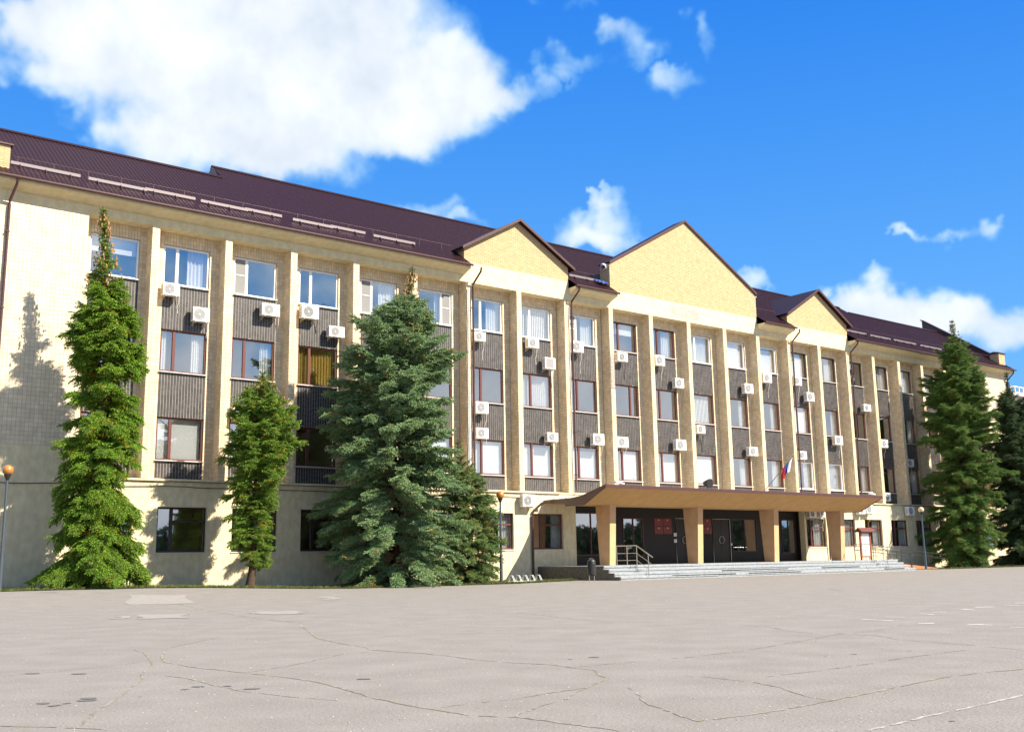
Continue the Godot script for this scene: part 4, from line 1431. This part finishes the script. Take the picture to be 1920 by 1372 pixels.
func spruce(at: Vector3, prof: Array, label: String, sd: int, c: Color, tip: Color, o := {}) -> void:
	var root := thing("spruce_tree", at, label, "tree", "spruces along the front of the building")
	var top: float = prof[-1][0]
	var bare: float = o.get("bare", 0.2)
	var big: float = o.get("size", 1.0)
	var step: float = o.get("step", 0.24)
	var droop: float = o.get("droop", 0.5)
	var clumps: float = o.get("clumps", 0.35)
	var sprigs := []
	for q in 3:
		sprigs.append(sprig(sd * 10 + q, c, tip, droop))
	rng.seed = sd
	var fn := FastNoiseLite.new()
	fn.seed = sd
	fn.frequency = 0.7
	fn.fractal_octaves = 2
	var mb := MB.new()
	var path := []; var rad := []
	for q in 15:
		var y := top * q / 14.0
		path.append(Vector3(profile(prof, y).x, y - (0.3 if q == 0 else 0.0), sin(y * 0.5 + sd) * 0.05))
		rad.append(lerpf(0.013 * top + 0.05, 0.012, pow(q / 14.0, 0.8)) * (1.35 if q == 0 else 1.0))
	mb.tube(path, rad, 10)
	put(root, "trunk", mb.done(), M.bark)
	var places := [[], [], []]
	var tints := [[], [], []]
	var limbs := MB.new()
	var az := rng.randf() * TAU
	var y := bare
	while y < top - 0.12:
		var t := y / top
		var pr := profile(prof, y)
		var n := 6 + rng.randi() % 3 if t < 0.9 else 4
		az += 0.7
		for b in n:
			if rng.randf() < 0.06 and t < 0.85: continue
			var a := az + TAU * b / n + rng.randf_range(-0.3, 0.3)
			var lump := fn.get_noise_3d(cos(a) * 1.4, y * 0.85, sin(a) * 1.4)
			var l := pr.y * rng.randf_range(0.80, 1.02) * (1.0 - clumps * clampf(-lump * 1.8, 0.0, 0.7)) - 0.20 * big
			if rng.randf() < o.get("stray", 0.05): l *= 1.28
			l = maxf(l, 0.12)
			var dir := Vector3(cos(a), 0, sin(a))
			var rise := lerpf(o.get("rise0", 0.05), 0.95, pow(t, 1.6)) + rng.randf_range(-0.12, 0.12)
			var fall := lerpf(0.55, 0.25, t) * droop * 1.5
			var y0 := y - l * (rise - fall) * 0.55
			y0 = maxf(y0, 0.12)
			var start := Vector3(pr.x, y0, 0)
			var p_of := func(s: float) -> Vector3:
				return start + dir * l * s + Vector3(0, l * (rise * s - fall * s * s + 0.10 * s * s * s), 0)
			var lp := []; var lr := []
			for q in 4:
				lp.append(p_of.call(q / 3.2)); lr.append(lerpf(0.020 + 0.006 * l, 0.006, q / 3.0))
			limbs.tube(lp, lr, 4)
			var ds := 0.10 * big / l
			var s := 0.16 + rng.randf() * ds
			if l < 0.5: s = 0.0
			while s < 1.0:
				var p: Vector3 = p_of.call(s)
				var tg: Vector3 = (p_of.call(s + 0.04) - p).normalized()
				var side := tg.cross(Vector3.UP).normalized()
				for m in 4:
					var d: Vector3
					if m == 0: d = tg * 0.75 + side * rng.randf_range(0.6, 1.1)
					elif m == 1: d = tg * 0.75 - side * rng.randf_range(0.6, 1.1)
					else: d = tg + Vector3(0, rng.randf_range(-0.5, 0.55), 0) + side * rng.randf_range(-0.4, 0.4)
					d.y += rng.randf_range(-0.55, 0.25)
					var hang: bool = s < 0.8 and rng.randf() < o.get("hang", 0.12)
					if hang: d = Vector3(rng.randf_range(-0.4, 0.4), -1.0, rng.randf_range(-0.4, 0.4)) + tg * 0.4
					d = d.normalized()
					var sc := big * lerpf(1.0, 0.72, s) * rng.randf_range(0.75, 1.2) * clampf(l / 0.9, 0.35, 1.0)
					var up := Vector3.UP if absf(d.y) < 0.9 else Vector3.RIGHT
					var bs := Basis.looking_at(-d, up)
					bs = Basis(d, rng.randf_range(-0.5, 0.5)) * bs
					var k := rng.randi() % 3
					places[k].append(Transform3D(bs.scaled(Vector3.ONE * sc), p))
					var g := rng.randf_range(0.78, 1.22)
					var tn := Color(g * rng.randf_range(0.92, 1.12), g, g * rng.randf_range(0.88, 1.1))
					if s < 0.34 and rng.randf() < 0.35: tn = Color(1.5 * g, 0.62 * g, 0.6 * g)
					elif rng.randf() < o.get("dry", 0.02): tn = Color(2.0 * g, 0.95 * g, 0.6 * g)
					tints[k].append(tn)
				s += ds if s < 0.55 else ds * 0.75
		y += step * rng.randf_range(0.8, 1.2) * lerpf(1.0, 0.6, t)
	put(root, "limbs", limbs.done(), M.bark)
	for k in 3:
		var mm := MultiMesh.new()
		mm.transform_format = MultiMesh.TRANSFORM_3D
		mm.use_colors = true
		mm.mesh = sprigs[k]
		mm.instance_count = places[k].size()
		for q in places[k].size():
			mm.set_instance_transform(q, places[k][q])
			mm.set_instance_color(q, tints[k][q])
		var mi := MultiMeshInstance3D.new()
		mi.name = "crown"
		mi.multimesh = mm
		mi.material_override = M.needles
		root.add_child(mi, true)
		stuff(mi)
	# hanging cones in the top
	var nc: int = o.get("cones", 0)
	if nc:
		mb = MB.new()
		mb.lathe(Vector3.ZERO, [[0.004, 0.0], [0.018, -0.012], [0.024, -0.05], [0.020, -0.09], [0.010, -0.12], [0.002, -0.13]], 7)
		var mm := MultiMesh.new()
		mm.transform_format = MultiMesh.TRANSFORM_3D
		mm.mesh = mb.done()
		mm.instance_count = nc
		for q in nc:
			var cy := top - 0.35 - pow(rng.randf(), 1.3) * top * float(o.get("cone_reach", 0.16))
			var pr := profile(prof, cy)
			var a := rng.randf() * TAU
			var rr := pr.y * rng.randf_range(0.45, 1.0)
			mm.set_instance_transform(q, Transform3D(Basis(Vector3(rng.randf_range(-1, 1), 0, rng.randf_range(-1, 1)).normalized(), rng.randf_range(0, 0.5)).scaled(Vector3.ONE * rng.randf_range(0.9, 1.5)), Vector3(pr.x + cos(a) * rr, cy, sin(a) * rr)))
		var mi := MultiMeshInstance3D.new()
		mi.name = "cones"
		mi.multimesh = mm
		mi.material_override = M.cone
		root.add_child(mi, true)
		stuff(mi)


func make_far_trees() -> void:   # the tree belt across the square, behind the viewer: what the lower windows mirror
	var mb := MB.new()
	for q in 160:
		var d := Vector3(rng.randfn(), rng.randfn(), rng.randfn()).normalized()
		var p := d * pow(rng.randf(), 0.4) * Vector3(1.0, 0.8, 1.0)
		var u := Vector3(rng.randfn(), rng.randfn(), rng.randfn()).normalized() * 0.16
		var w := u.cross(Vector3(rng.randfn(), rng.randfn(), rng.randfn())).normalized() * 0.12
		mb.col = Color(0.05, 0.09, 0.025) * rng.randf_range(0.7, 1.3)
		mb.quad(p - u - w, p + u - w, p + u + w, p - u + w)
	var mm := MultiMesh.new()
	mm.transform_format = MultiMesh.TRANSFORM_3D
	mm.mesh = mb.done()
	mm.instance_count = 900
	for q in 900:
		var x := rng.randf_range(-90.0, 230.0)
		var s := rng.randf_range(1.6, 3.2)
		mm.set_instance_transform(q, Transform3D(Basis(Vector3.UP, rng.randf() * TAU).scaled(Vector3(s, s, s)), Vector3(x, rng.randf_range(0.5, 1.0) * (8.5 + 2.5 * sin(x * 0.13) + 1.5 * sin(x * 0.41)) * sqrt(rng.randf()), rng.randf_range(104.0, 114.0))))
	var mi := MultiMeshInstance3D.new()
	mi.name = "distant_trees"
	mi.multimesh = mm
	mi.material_override = M.far_leaves
	add_child(mi)
	tag(mi, "belt of leafy trees across the square mirrored in the lower windows", "trees")
	stuff(mi)


func make_trees() -> void:
	make_far_trees()
	spruce(Vector3(2.45, 0.0, 3.0), [[0.0, 0.15, 1.95], [0.5, 0.12, 2.0], [2.0, 0.1, 1.82], [4.0, 0.05, 1.62], [6.0, 0.0, 1.55], [8.0, 0.0, 1.5], [9.8, -0.1, 1.28], [11.2, -0.15, 0.85], [12.2, -0.2, 0.55], [13.3, -0.3, 0.36], [14.25, -0.40, 0.04]],
		"tall bright green spruce reaching the eaves by the left end wall", 3, Color(0.135, 0.265, 0.012), Color(0.27, 0.45, 0.026), {"cones": 110, "clumps": 1.1, "droop": 0.75, "bare": 0.1, "cone_reach": 0.2, "size": 1.2, "stray": 0.12, "hang": 0.22})
	spruce(Vector3(8.40, -0.16, 3.0), [[0.0, 0.0, 0.55], [0.9, 0.15, 0.78], [2.1, 0.15, 0.98], [4.2, 0.1, 1.2], [5.7, 0.25, 1.55], [6.6, 0.32, 1.5], [7.5, 0.35, 1.1], [8.1, 0.36, 0.6], [8.78, 0.30, 0.04]],
		"small green spruce with a bare lower trunk standing second from the left", 5, Color(0.13, 0.25, 0.02), Color(0.25, 0.39, 0.045), {"cones": 40, "clumps": 0.9, "bare": 0.95, "cone_reach": 0.12, "dry": 0.07, "step": 0.22, "size": 1.1, "stray": 0.15, "hang": 0.2})
	spruce(Vector3(14.75, -0.27, 3.5), [[0.0, 0.1, 2.2], [0.5, 0.1, 2.9], [2.2, 0.05, 3.45], [4.5, 0.0, 3.15], [6.8, -0.2, 3.2], [9.2, 0.0, 2.85], [10.6, 0.1, 2.2], [11.6, 0.3, 1.45], [12.6, 0.6, 0.72], [13.4, 0.75, 0.42], [14.3, 0.85, 0.04]],
		"broad blue-green spruce with brown cones in its top, the widest tree", 7, Color(0.17, 0.29, 0.115), Color(0.38, 0.52, 0.25), {"cones": 130, "clumps": 1.0, "bare": 0.1, "droop": 0.5, "cone_reach": 0.17, "size": 1.3, "stray": 0.12, "step": 0.28})
	spruce(Vector3(18.2, -0.26, 3.9), [[0.0, 0.1, 1.6], [0.6, 0.15, 1.75], [2.2, 0.3, 1.7], [3.6, 0.1, 1.35], [4.7, -0.05, 1.0], [5.8, -0.35, 0.3], [6.5, -0.45, 0.04]],
		"low sparse spruce beside the lamp post at the foot of the blue-green one", 9, Color(0.14, 0.24, 0.07), Color(0.27, 0.39, 0.11), {"clumps": 0.6, "bare": 0.15, "dry": 0.08, "step": 0.34})
	spruce(Vector3(61.4, PAVE, 3.0), [[0.0, 0.0, 2.3], [1.0, 0.2, 2.6], [4.2, 0.6, 2.95], [8.0, 1.0, 2.95], [10.0, 1.0, 2.7], [12.0, 1.2, 2.3], [14.0, 1.4, 1.75], [16.0, 1.5, 0.95], [17.0, 1.5, 0.5], [17.95, 1.4, 0.05]],
		"tall dark green pyramidal spruce to the right of the entrance", 11, Color(0.11, 0.215, 0.036), Color(0.23, 0.37, 0.065), {"clumps": 0.9, "bare": 0.1, "size": 1.4, "step": 0.32, "stray": 0.15, "cones": 30, "cone_reach": 0.08})
	spruce(Vector3(69.4, PAVE, 3.2), [[0.0, 0.0, 2.5], [2.0, 0.2, 2.7], [6.3, 0.4, 2.5], [9.0, 0.4, 2.1], [11.9, 0.3, 1.35], [13.2, 0.3, 0.7], [14.8, 0.3, 0.05]],
		"dark green spruce at the far right edge by the building corner", 13, Color(0.055, 0.110, 0.036), Color(0.12, 0.19, 0.06), {"clumps": 0.7, "bare": 0.2, "size": 1.35, "step": 0.34, "hang": 0.3, "stray": 0.12})


# ------------------------------------------------------------------ air conditioners
func unit(label: String, spec: Array, style: int) -> void:
	var w: float = spec[2]; var h: float = spec[3]
	var wall_gap := 0.16
	var depth := 0.28
	var t := thing("air_conditioner", Vector3(spec[0], spec[1] - h / 2, spec[4]), label, "air conditioner", "air conditioner units on the facade")
	var mb := MB.new()
	mb.cbox(Vector3(-w / 2, 0, -depth), Vector3(w / 2, h, 0), 0.014)
	put(t, "casing", mb.done(), M.unit_white)
	mb = MB.new()
	for q in 7:
		mb.box(Vector3(-w / 2 - 0.004, h * (0.14 + q * 0.11), -depth + 0.03), Vector3(-w / 2 + 0.002, h * (0.14 + q * 0.11) + 0.022, -0.04))
	put(t, "side_louvre", mb.done(), M.unit_dark)
	if style == 2:
		mb = MB.new()
		mb.box(Vector3(-w * 0.42, h * 0.08, 0.001), Vector3(w * 0.30, h * 0.92, 0.008))
		put(t, "fan_grille", mb.done(), M.unit_grey)
	else:
		var c := Vector3(-w * 0.12, h * 0.5, 0.0)
		var r := minf(h * 0.40, w * 0.34)
		mb = MB.new()
		mb.cap(c + Vector3(0, 0, 0.002), Vector3(0, 0, 1), r, 22)
		var g := put(t, "fan_grille", mb.done(), M.unit_grey if style == 0 else M.net)
		mb = MB.new()
		for rr in [1.0, 0.76, 0.52, 0.28]:
			var pts := []
			for q in 21:
				pts.append(c + Vector3(cos(TAU * q / 20) * r * rr, sin(TAU * q / 20) * r * rr, 0.008))
			mb.tube(pts, 0.006, 4)
		for q in 8:
			var an := TAU * q / 8 + 0.2
			mb.tube([c + Vector3(cos(an) * r * 0.15, sin(an) * r * 0.15, 0.01), c + Vector3(cos(an) * r, sin(an) * r, 0.008)], 0.005, 4)
		mb.cap(c + Vector3(0, 0, 0.014), Vector3(0, 0, 1), r * 0.17, 12)
		put(g, "guard", mb.done(), M.guard)
	var reach := -depth - wall_gap - 0.02
	if spec[4] > 0.0: reach = -spec[4]
	for s in [-0.32, 0.32]:
		mb = MB.new()
		mb.box(Vector3(s * w - 0.016, -0.035, reach), Vector3(s * w + 0.016, -0.002, -0.02))
		mb.box(Vector3(s * w - 0.016, -0.16, reach), Vector3(s * w + 0.016, -0.036, reach + 0.03))
		mb.tube([Vector3(s * w, -0.15, reach + 0.03), Vector3(s * w, -0.035, -0.09)], 0.011, 4)
		put(t, "bracket", mb.done(), M.bracket)
	mb = MB.new()
	var k := rng.randf_range(0.5, 1.1)
	mb.tube([Vector3(w / 2 - 0.01, h * 0.3, -depth + 0.06), Vector3(w / 2 + 0.07, h * 0.2, -depth + 0.02), Vector3(w / 2 + 0.09, -k * 0.3, -depth - 0.06), Vector3(w / 2 + 0.05, -k * 0.62, reach + 0.03), Vector3(w / 2 + 0.10, -k, reach + 0.02)], 0.013, 6)
	put(t, "hose", mb.done(), M.hose if style != 1 else M.cable)


const ORD := ["first", "second", "third", "fourth", "fifth", "sixth", "seventh", "eighth", "ninth", "tenth", "eleventh", "twelfth", "thirteenth", "fourteenth", "fifteenth", "sixteenth", "seventeenth", "eighteenth", "nineteenth", "twentieth"]


func make_units() -> void:
	var seen := {}
	for q in UNITS.size():
		var u: Array = UNITS[q].duplicate()
		u[2] = clampf(u[2], 0.66, 0.86); u[3] = clampf(u[3], 0.48, 0.62)
		var bay: String = ORD[u[5]]
		var row := ""
		if u[4] > 0.0: row = "on the ground floor wall below the"
		elif u[1] > 11.8: row = "right under the top window of the"
		elif u[1] > 10.7: row = "low in the upper dark panel of the"
		elif u[1] > 8.0: row = "right under the middle window of the"
		elif u[1] > 6.5: row = "low in the lower dark panel of the"
		else: row = "below the lowest window of the"
		var label := "white air conditioner %s %s bay from the left" % [row, bay]
		if q == 32: label = "white air conditioner under the canopy left of its twin near the last pillar"
		if q == 33: label = "white air conditioner under the canopy nearest to the last pillar, right of its twin"
		if q == 8: label = "grey-fronted air conditioner low in the upper dark panel of the eighth bay from the left"
		if q == 31: label = "large white air conditioner on the ground floor wall beside the canopy's drain pipe"
		unit(label, u, 2 if q == 8 else 1 if q % 7 == 3 else 0)


# ------------------------------------------------------------------ street furniture
func lamp_post(at: Vector3, h: float, globe: Material, pole: Material, label: String) -> void:
	var t := thing("street_lamp", at, label, "street lamp", "globe lamps along the square")
	var mb := MB.new()
	mb.tube([Vector3(0, -0.1, 0), Vector3(0, 1.2, 0), Vector3(0, 1.25, 0), Vector3(0, h - 0.30, 0)], [0.075, 0.07, 0.048, 0.042], 12)
	put(t, "pole", mb.done(), pole)
	mb = MB.new()
	mb.lathe(Vector3(0, h - 0.34, 0), [[0.0, 0.0], [0.05, 0.0], [0.06, 0.05], [0.10, 0.12], [0.125, 0.20], [0.12, 0.22], [0.0, 0.22]], 16)
	put(t, "collar", mb.done(), M.black_metal)
	mb = MB.new()
	var prof := []
	for q in 17:
		var a := PI * q / 16.0
		prof.append([maxf(0.001, sin(a) * 0.185), -cos(a) * 0.185])
	mb.lathe(Vector3(0, h, 0), prof, 24)
	put(t, "globe", mb.done(), globe)


func railing(x: float, label: String) -> void:
	var t := thing("handrail", Vector3(x, 0.43, 3.6), label, "handrail", "steel handrails on the entrance steps")
	var lines := [[[0.0, 0.95], [1.42, 0.95], [2.5, 0.37]], [[0.0, 0.58], [1.42, 0.58], [2.38, 0.06]], [[0.0, 0.24], [1.42, 0.24], [2.2, -0.2]]]
	for q in 3:
		var mb := MB.new()
		var pts := []
		for p in lines[q]: pts.append(Vector3(0, p[1], p[0]))
		mb.tube(pts, 0.026 if q == 0 else 0.014, 8)
		put(t, "rail", mb.done(), M.steel)
	for p in [[0.0, 0.95, 0.0], [0.74, 0.95, 0.0], [1.42, 0.95, -0.17], [2.2, 0.53, -0.51]]:
		var mb := MB.new()
		mb.tube([Vector3(0, p[2], p[0]), Vector3(0, p[1], p[0])], 0.02, 8)
		put(t, "post", mb.done(), M.steel)


func make_furniture() -> void:
	lamp_post(Vector3(-0.62, 0.0, 3.0), 4.12, M.amber_globe, M.pole_paint, "amber globe lamp post at the left edge in front of the end wall")
	lamp_post(Vector3(19.58, PAVE, 4.6), 3.92, M.amber_globe, M.pole_paint, "amber globe lamp post half hidden by the low sparse spruce")
	lamp_post(Vector3(54.85, PAVE, 4.0), 3.85, M.opal_globe, M.blue_pole, "pale globe lamp on a blue post beside the ramp")
	railing(27.6, "steel handrail on the steps by the first pillar, near the bin")
	railing(47.75, "steel handrail on the steps by the last pillar, near the notice board")
	# notice board
	var t := thing("notice_board", Vector3(48.75, 0.43, 3.7), "wooden notice board with a small red roof beside the last pillar", "notice board")
	var mb := MB.new()
	for s in [-0.52, 0.52]:
		mb = MB.new()
		mb.cbox(Vector3(s - 0.05, 0, -0.05), Vector3(s + 0.05, 1.78, 0.05), 0.01)
		put(t, "post", mb.done(), M.board_wood)
	mb = MB.new()
	openings(mb, -0.47, 0.47, 0.16, 1.72, 0.03, -0.03, [[-0.40, 0.40, [[0.24, 1.62]]]])
	put(t, "frame", mb.done(), M.board_wood)
	put(t, "sheet", slab(0.80, 1.38, 0.02), M.paper, Vector3(0, 0.24, 0.0))
	mb = MB.new()
	mb.prism([[0.28, 1.70], [0.28, 1.74], [0.0, 1.98], [-0.28, 1.74], [-0.28, 1.70], [0.0, 1.93]], -0.72, 0.72)
	put(t, "roof", mb.done(), M.board_roof)
	# bin
	t = thing("litter_bin", Vector3(23.45, PAVE, 6.3), "black metal litter bin on two legs beside the steps' dark side wall", "bin")
	mb = MB.new()
	mb.lathe(Vector3(0, 0, 0), [[0.0, 0.27], [0.15, 0.27], [0.19, 0.34], [0.19, 0.80], [0.20, 0.80], [0.20, 0.84], [0.175, 0.84], [0.165, 0.42], [0.0, 0.40]], 18)
	put(t, "body", mb.done(), M.black_metal)
	for s in [-0.15, 0.15]:
		mb = MB.new()
		mb.tube([Vector3(s, -0.02, 0), Vector3(s, 0.5, 0)], 0.018, 8)
		put(t, "leg", mb.done(), M.steel)
	mb = MB.new()
	var arch := []
	for q in 13:
		var a := PI * q / 12.0
		arch.append(Vector3(cos(a) * 0.20, 0.86 + sin(a) * 0.19, 0))
	mb.tube(arch, 0.014, 6)
	mb.tube([Vector3(-0.20, 0.5, 0), Vector3(-0.20, 0.87, 0)], 0.014, 6)
	mb.tube([Vector3(0.20, 0.5, 0), Vector3(0.20, 0.87, 0)], 0.014, 6)
	put(t, "handle", mb.done(), M.black_metal)
	mb = MB.new()
	var hood := []
	for q in 9:
		var a := PI * 0.5 * q / 8.0
		hood.append([maxf(0.001, cos(a) * 0.19), 0.87 + sin(a) * 0.16])
	mb.lathe(Vector3.ZERO, hood, 18)
	put(t, "hood", mb.done(), M.black_metal)
	# cycle rack
	t = thing("cycle_rack", Vector3(21.9, PAVE + 0.02, 3.4), "low white metal bicycle rack in front of the cream wall", "bicycle rack")
	for z in [-0.22, 0.22]:
		mb = MB.new()
		mb.tube([Vector3(-0.85, 0.03, z), Vector3(0.85, 0.03, z)], 0.022, 6)
		put(t, "base_bar", mb.done(), M.white_frame)
	for q in 5:
		var x := -0.8 + q * 0.4
		for s in [-0.03, 0.03]:
			mb = MB.new()
			mb.tube([Vector3(x + s, 0.03, 0.22), Vector3(x + s - 0.05, 0.30, 0.10), Vector3(x + s - 0.05, 0.30, -0.10), Vector3(x + s, 0.03, -0.22)], 0.013, 6)
			put(t, "hoop", mb.done(), M.white_frame)
	# flag
	t = thing("flag", Vector3(38.1, 4.33, 4.6), "white blue and red tricolour flag drooping from a slanted pole on the canopy", "flag")
	mb = MB.new()
	var a0 := Vector3(0, 0, 0)
	var a1 := Vector3(1.52, 1.95, 1.0)
	mb.tube([a0, a1], 0.018, 8)
	put(t, "pole", mb.done(), M.pole_paint)
	mb = MB.new()
	var rows := 14
	var cols := 12
	var grid := []
	for s in cols + 1:
		var line := []
		for r in rows + 1:
			var ts := lerpf(0.58, 0.99, float(s) / cols)
			var tr := float(r) / rows
			var p := a0.lerp(a1, ts)
			p += Vector3(-0.10 * tr * (1.0 - float(s) / cols), -tr * 0.66, 0) + Vector3(sin(s * 1.25 + tr * 2.0) * 0.07 * tr, 0, cos(s * 1.25 + tr * 1.5) * 0.08 * tr)
			p.x -= tr * (ts - 0.6) * 0.75
			line.append(p)
		grid.append(line)
	for s in cols:
		mb.col = Color(0.20, 0.20, 0.22)
		if s < 4: mb.col = Color(0.42, 0.02, 0.016)
		elif s < 8: mb.col = Color(0.015, 0.03, 0.28)
		else: mb.col = Color(0.60, 0.61, 0.64)
		for r in rows:
			mb.quad(grid[s][r + 1], grid[s + 1][r + 1], grid[s + 1][r], grid[s][r])
	put(t, "cloth", mb.done(), M.flag_cloth)
	# horn loudspeakers on the middle gable
	for q in 2:
		var left := q == 0
		t = thing("loudspeaker", Vector3(31.18 if left else 44.17, 17.30, -0.28), "round white horn loudspeaker on the %s cheek of the middle gable" % ("left" if left else "right"), "loudspeaker", "loudspeakers on the middle gable")
		var dir := Vector3(-0.55, -0.05, 0.83).normalized() if left else Vector3(0.45, -0.05, 0.89).normalized()
		mb = MB.new()
		mb.tube([Vector3.ZERO, Vector3(-0.22 if left else 0.22, 0, 0)], 0.02, 6)
		put(t, "arm", mb.done(), M.black_metal)
		var c := Vector3(-0.22 if left else 0.22, 0, 0)
		mb = MB.new()
		mb.tube([c - dir * 0.14, c - dir * 0.02, c + dir * 0.06, c + dir * 0.12, c + dir * 0.14, c + dir * 0.12, c + dir * 0.04], [0.06, 0.06, 0.12, 0.19, 0.21, 0.18, 0.06], 20)
		put(t, "horn", mb.done(), M.white_frame)
		mb = MB.new()
		mb.tube([c + dir * 0.02, c + dir * 0.10], [0.07, 0.04], 12)
		put(t, "driver", mb.done(), M.unit_grey)
	# floodlight and cameras on the canopy edge
	t = thing("floodlight", Vector3(33.5, 4.34, 4.55), "small dark floodlight on the front edge of the canopy", "floodlight")
	mb = MB.new()
	mb.tube([Vector3(0, 0, 0), Vector3(0, 0.18, 0)], 0.025, 8)
	put(t, "stem", mb.done(), M.black_metal)
	mb = MB.new()
	mb.tube([Vector3(0, 0.30, -0.22), Vector3(0, 0.30, -0.05), Vector3(0, 0.28, 0.14), Vector3(0, 0.27, 0.2)], [0.10, 0.16, 0.24, 0.25], 16)
	put(t, "housing", mb.done(), M.black_metal)
	for q in 2:
		var x: float = [26.9, 48.3][q]
		t = thing("security_camera", Vector3(x, 4.335, 4.72), "white security camera on the canopy edge above the %s pillar" % ["first", "last"][q], "camera", "security cameras on the canopy")
		mb = MB.new()
		mb.tube([Vector3(0, 0, 0), Vector3(0, 0.09, 0)], 0.03, 8)
		put(t, "foot", mb.done(), M.white_frame)
		mb = MB.new()
		mb.cbox(Vector3(-0.32, 0.06, -0.06), Vector3(0.0, 0.19, 0.09), 0.03)
		put(t, "housing", mb.done(), M.white_frame)
		mb = MB.new()
		mb.tube([Vector3(0.0, 0.10, 0.03), Vector3(0.22, 0.05, 0.07)], [0.05, 0.055], 10)
		put(t, "lens_tube", mb.done(), M.white_frame)
	# blue sheet caught on the roof
	t = thing("plastic_sheet", Vector3(31.0, roof_at(0.0) + 0.06, 0.0), "crumpled blue plastic sheet on the roof beside the middle gable", "plastic sheet")
	mb = MB.new()
	for a in 5:
		for b in 4:
			var f := func(i: int, j: int) -> Vector3: return Vector3(-0.75 + i * 0.15, 0.05 * sin(i * 2.3 + j * 1.7) + 0.05 + j * 0.07, 0.15 - j * 0.11 + 0.03 * sin(i * 1.9))
			mb.quad(f.call(a, b), f.call(a + 1, b), f.call(a + 1, b + 1), f.call(a, b + 1))
	put(t, "folds", mb.done(), M.blue_sheet)
	# ramp with dark rails
	t = thing("access_ramp", Vector3(50.2, PAVE, 2.5), "concrete access ramp with brown side running right from the steps", "ramp")
	mb = MB.new()
	mb.quad(Vector3(0, 0.68, 0.75), Vector3(8.0, 0.02, 0.75), Vector3(8.0, 0.02, -0.75), Vector3(0, 0.68, -0.75))
	put(t, "deck", mb.done(), M.step_stone)
	mb = MB.new()
	mb.quad(Vector3(0, -0.1, 0.75), Vector3(8.0, -0.1, 0.75), Vector3(8.0, 0.0, 0.75), Vector3(0, 0.64, 0.75))
	mb.quad(Vector3(8.0, -0.1, -0.75), Vector3(0, -0.1, -0.75), Vector3(0, 0.64, -0.75), Vector3(8.0, 0.0, -0.75))
	put(t, "side", mb.done(), M.ramp_side)
	for z in [-0.68, 0.68]:
		for up in [0.92, 0.66]:
			mb = MB.new()
			mb.tube([Vector3(0.0, 0.68 + up, z), Vector3(8.0, 0.02 + up, z), Vector3(8.3, 0.0 + up, z)], 0.022, 8)
			put(t, "rail", mb.done(), M.black_metal)
		for q in 6:
			var x := 0.1 + q * 1.58
			mb = MB.new()
			mb.tube([Vector3(x, 0.68 - x * 0.0825 - 0.02, z), Vector3(x, 0.68 - x * 0.0825 + 0.92, z)], 0.02, 8)
			put(t, "post", mb.done(), M.black_metal)
	# far block of flats
	var b := thing("apartment_block", Vector3(112.0, PAVE, -17.6), "pale grey apartment block far off at the right edge", "building")
	mb = MB.new()
	mb.box(Vector3(0, -0.5, -26), Vector3(26, 19.2, 0))
	put(b, "wall", mb.done(), M.far_wall)
	mb = MB.new()
	mb.box(Vector3(-0.3, 19.2, -26.3), Vector3(26.3, 19.6, 0.3))
	put(b, "roof", mb.done(), M.far_pale)
	for q in 26:
		put(b, "railing_post", slab(0.12, 0.7, 0.12), M.far_pale, Vector3(0.2, 19.6, -0.2 - q * 1.0))
		put(b, "railing_post", slab(0.12, 0.7, 0.12), M.far_pale, Vector3(0.2 + q, 19.6, 0.0))
	mb = MB.new()
	mb.box(Vector3(0.1, 20.25, -26), Vector3(0.25, 20.35, 0))
	mb.box(Vector3(0.1, 20.25, 0.0), Vector3(26, 20.35, 0.12))
	put(b, "handrail", mb.done(), M.far_pale)
	for fl in 5:
		for q in 7:
			var w1 := put(b, "window", slab(1.7, 1.9, 0.1), M.far_pale, Vector3(2.0 + q * 3.4, 1.6 + fl * 3.5, 0.03))
			put(w1, "pane", slab(1.5, 1.7, 0.04), M.far_glass, Vector3(0, 0.1, 0.05))
			var w2 := put(b, "window", slab(0.1, 1.9, 1.7), M.far_pale, Vector3(-0.03, 1.6 + fl * 3.5, -2.0 - q * 3.4))
			put(w2, "pane", slab(0.04, 1.7, 1.5), M.far_glass, Vector3(-0.05, 0.1, 0))
	for q in 2:
		t = thing("overhead_wire", Vector3(76.0, 13.0 - q * 2.2, -0.3), "thin overhead wire running right from the building corner, %s of two" % ["upper", "lower"][q], "wire", "overhead wires")
		mb = MB.new()
		mb.tube([Vector3(0, 0, 0), Vector3(9, -0.35, -4), Vector3(18, -0.4, -8), Vector3(36, 0.6, -17)], 0.02, 5)
		put(t, "strand", mb.done(), M.cable)


func _ready() -> void:
	rng.seed = 20240
	set_view()
	make_materials()
	make_ground()
	make_building()
	make_trees()
	rng.seed = 77
	make_units()
	make_furniture()
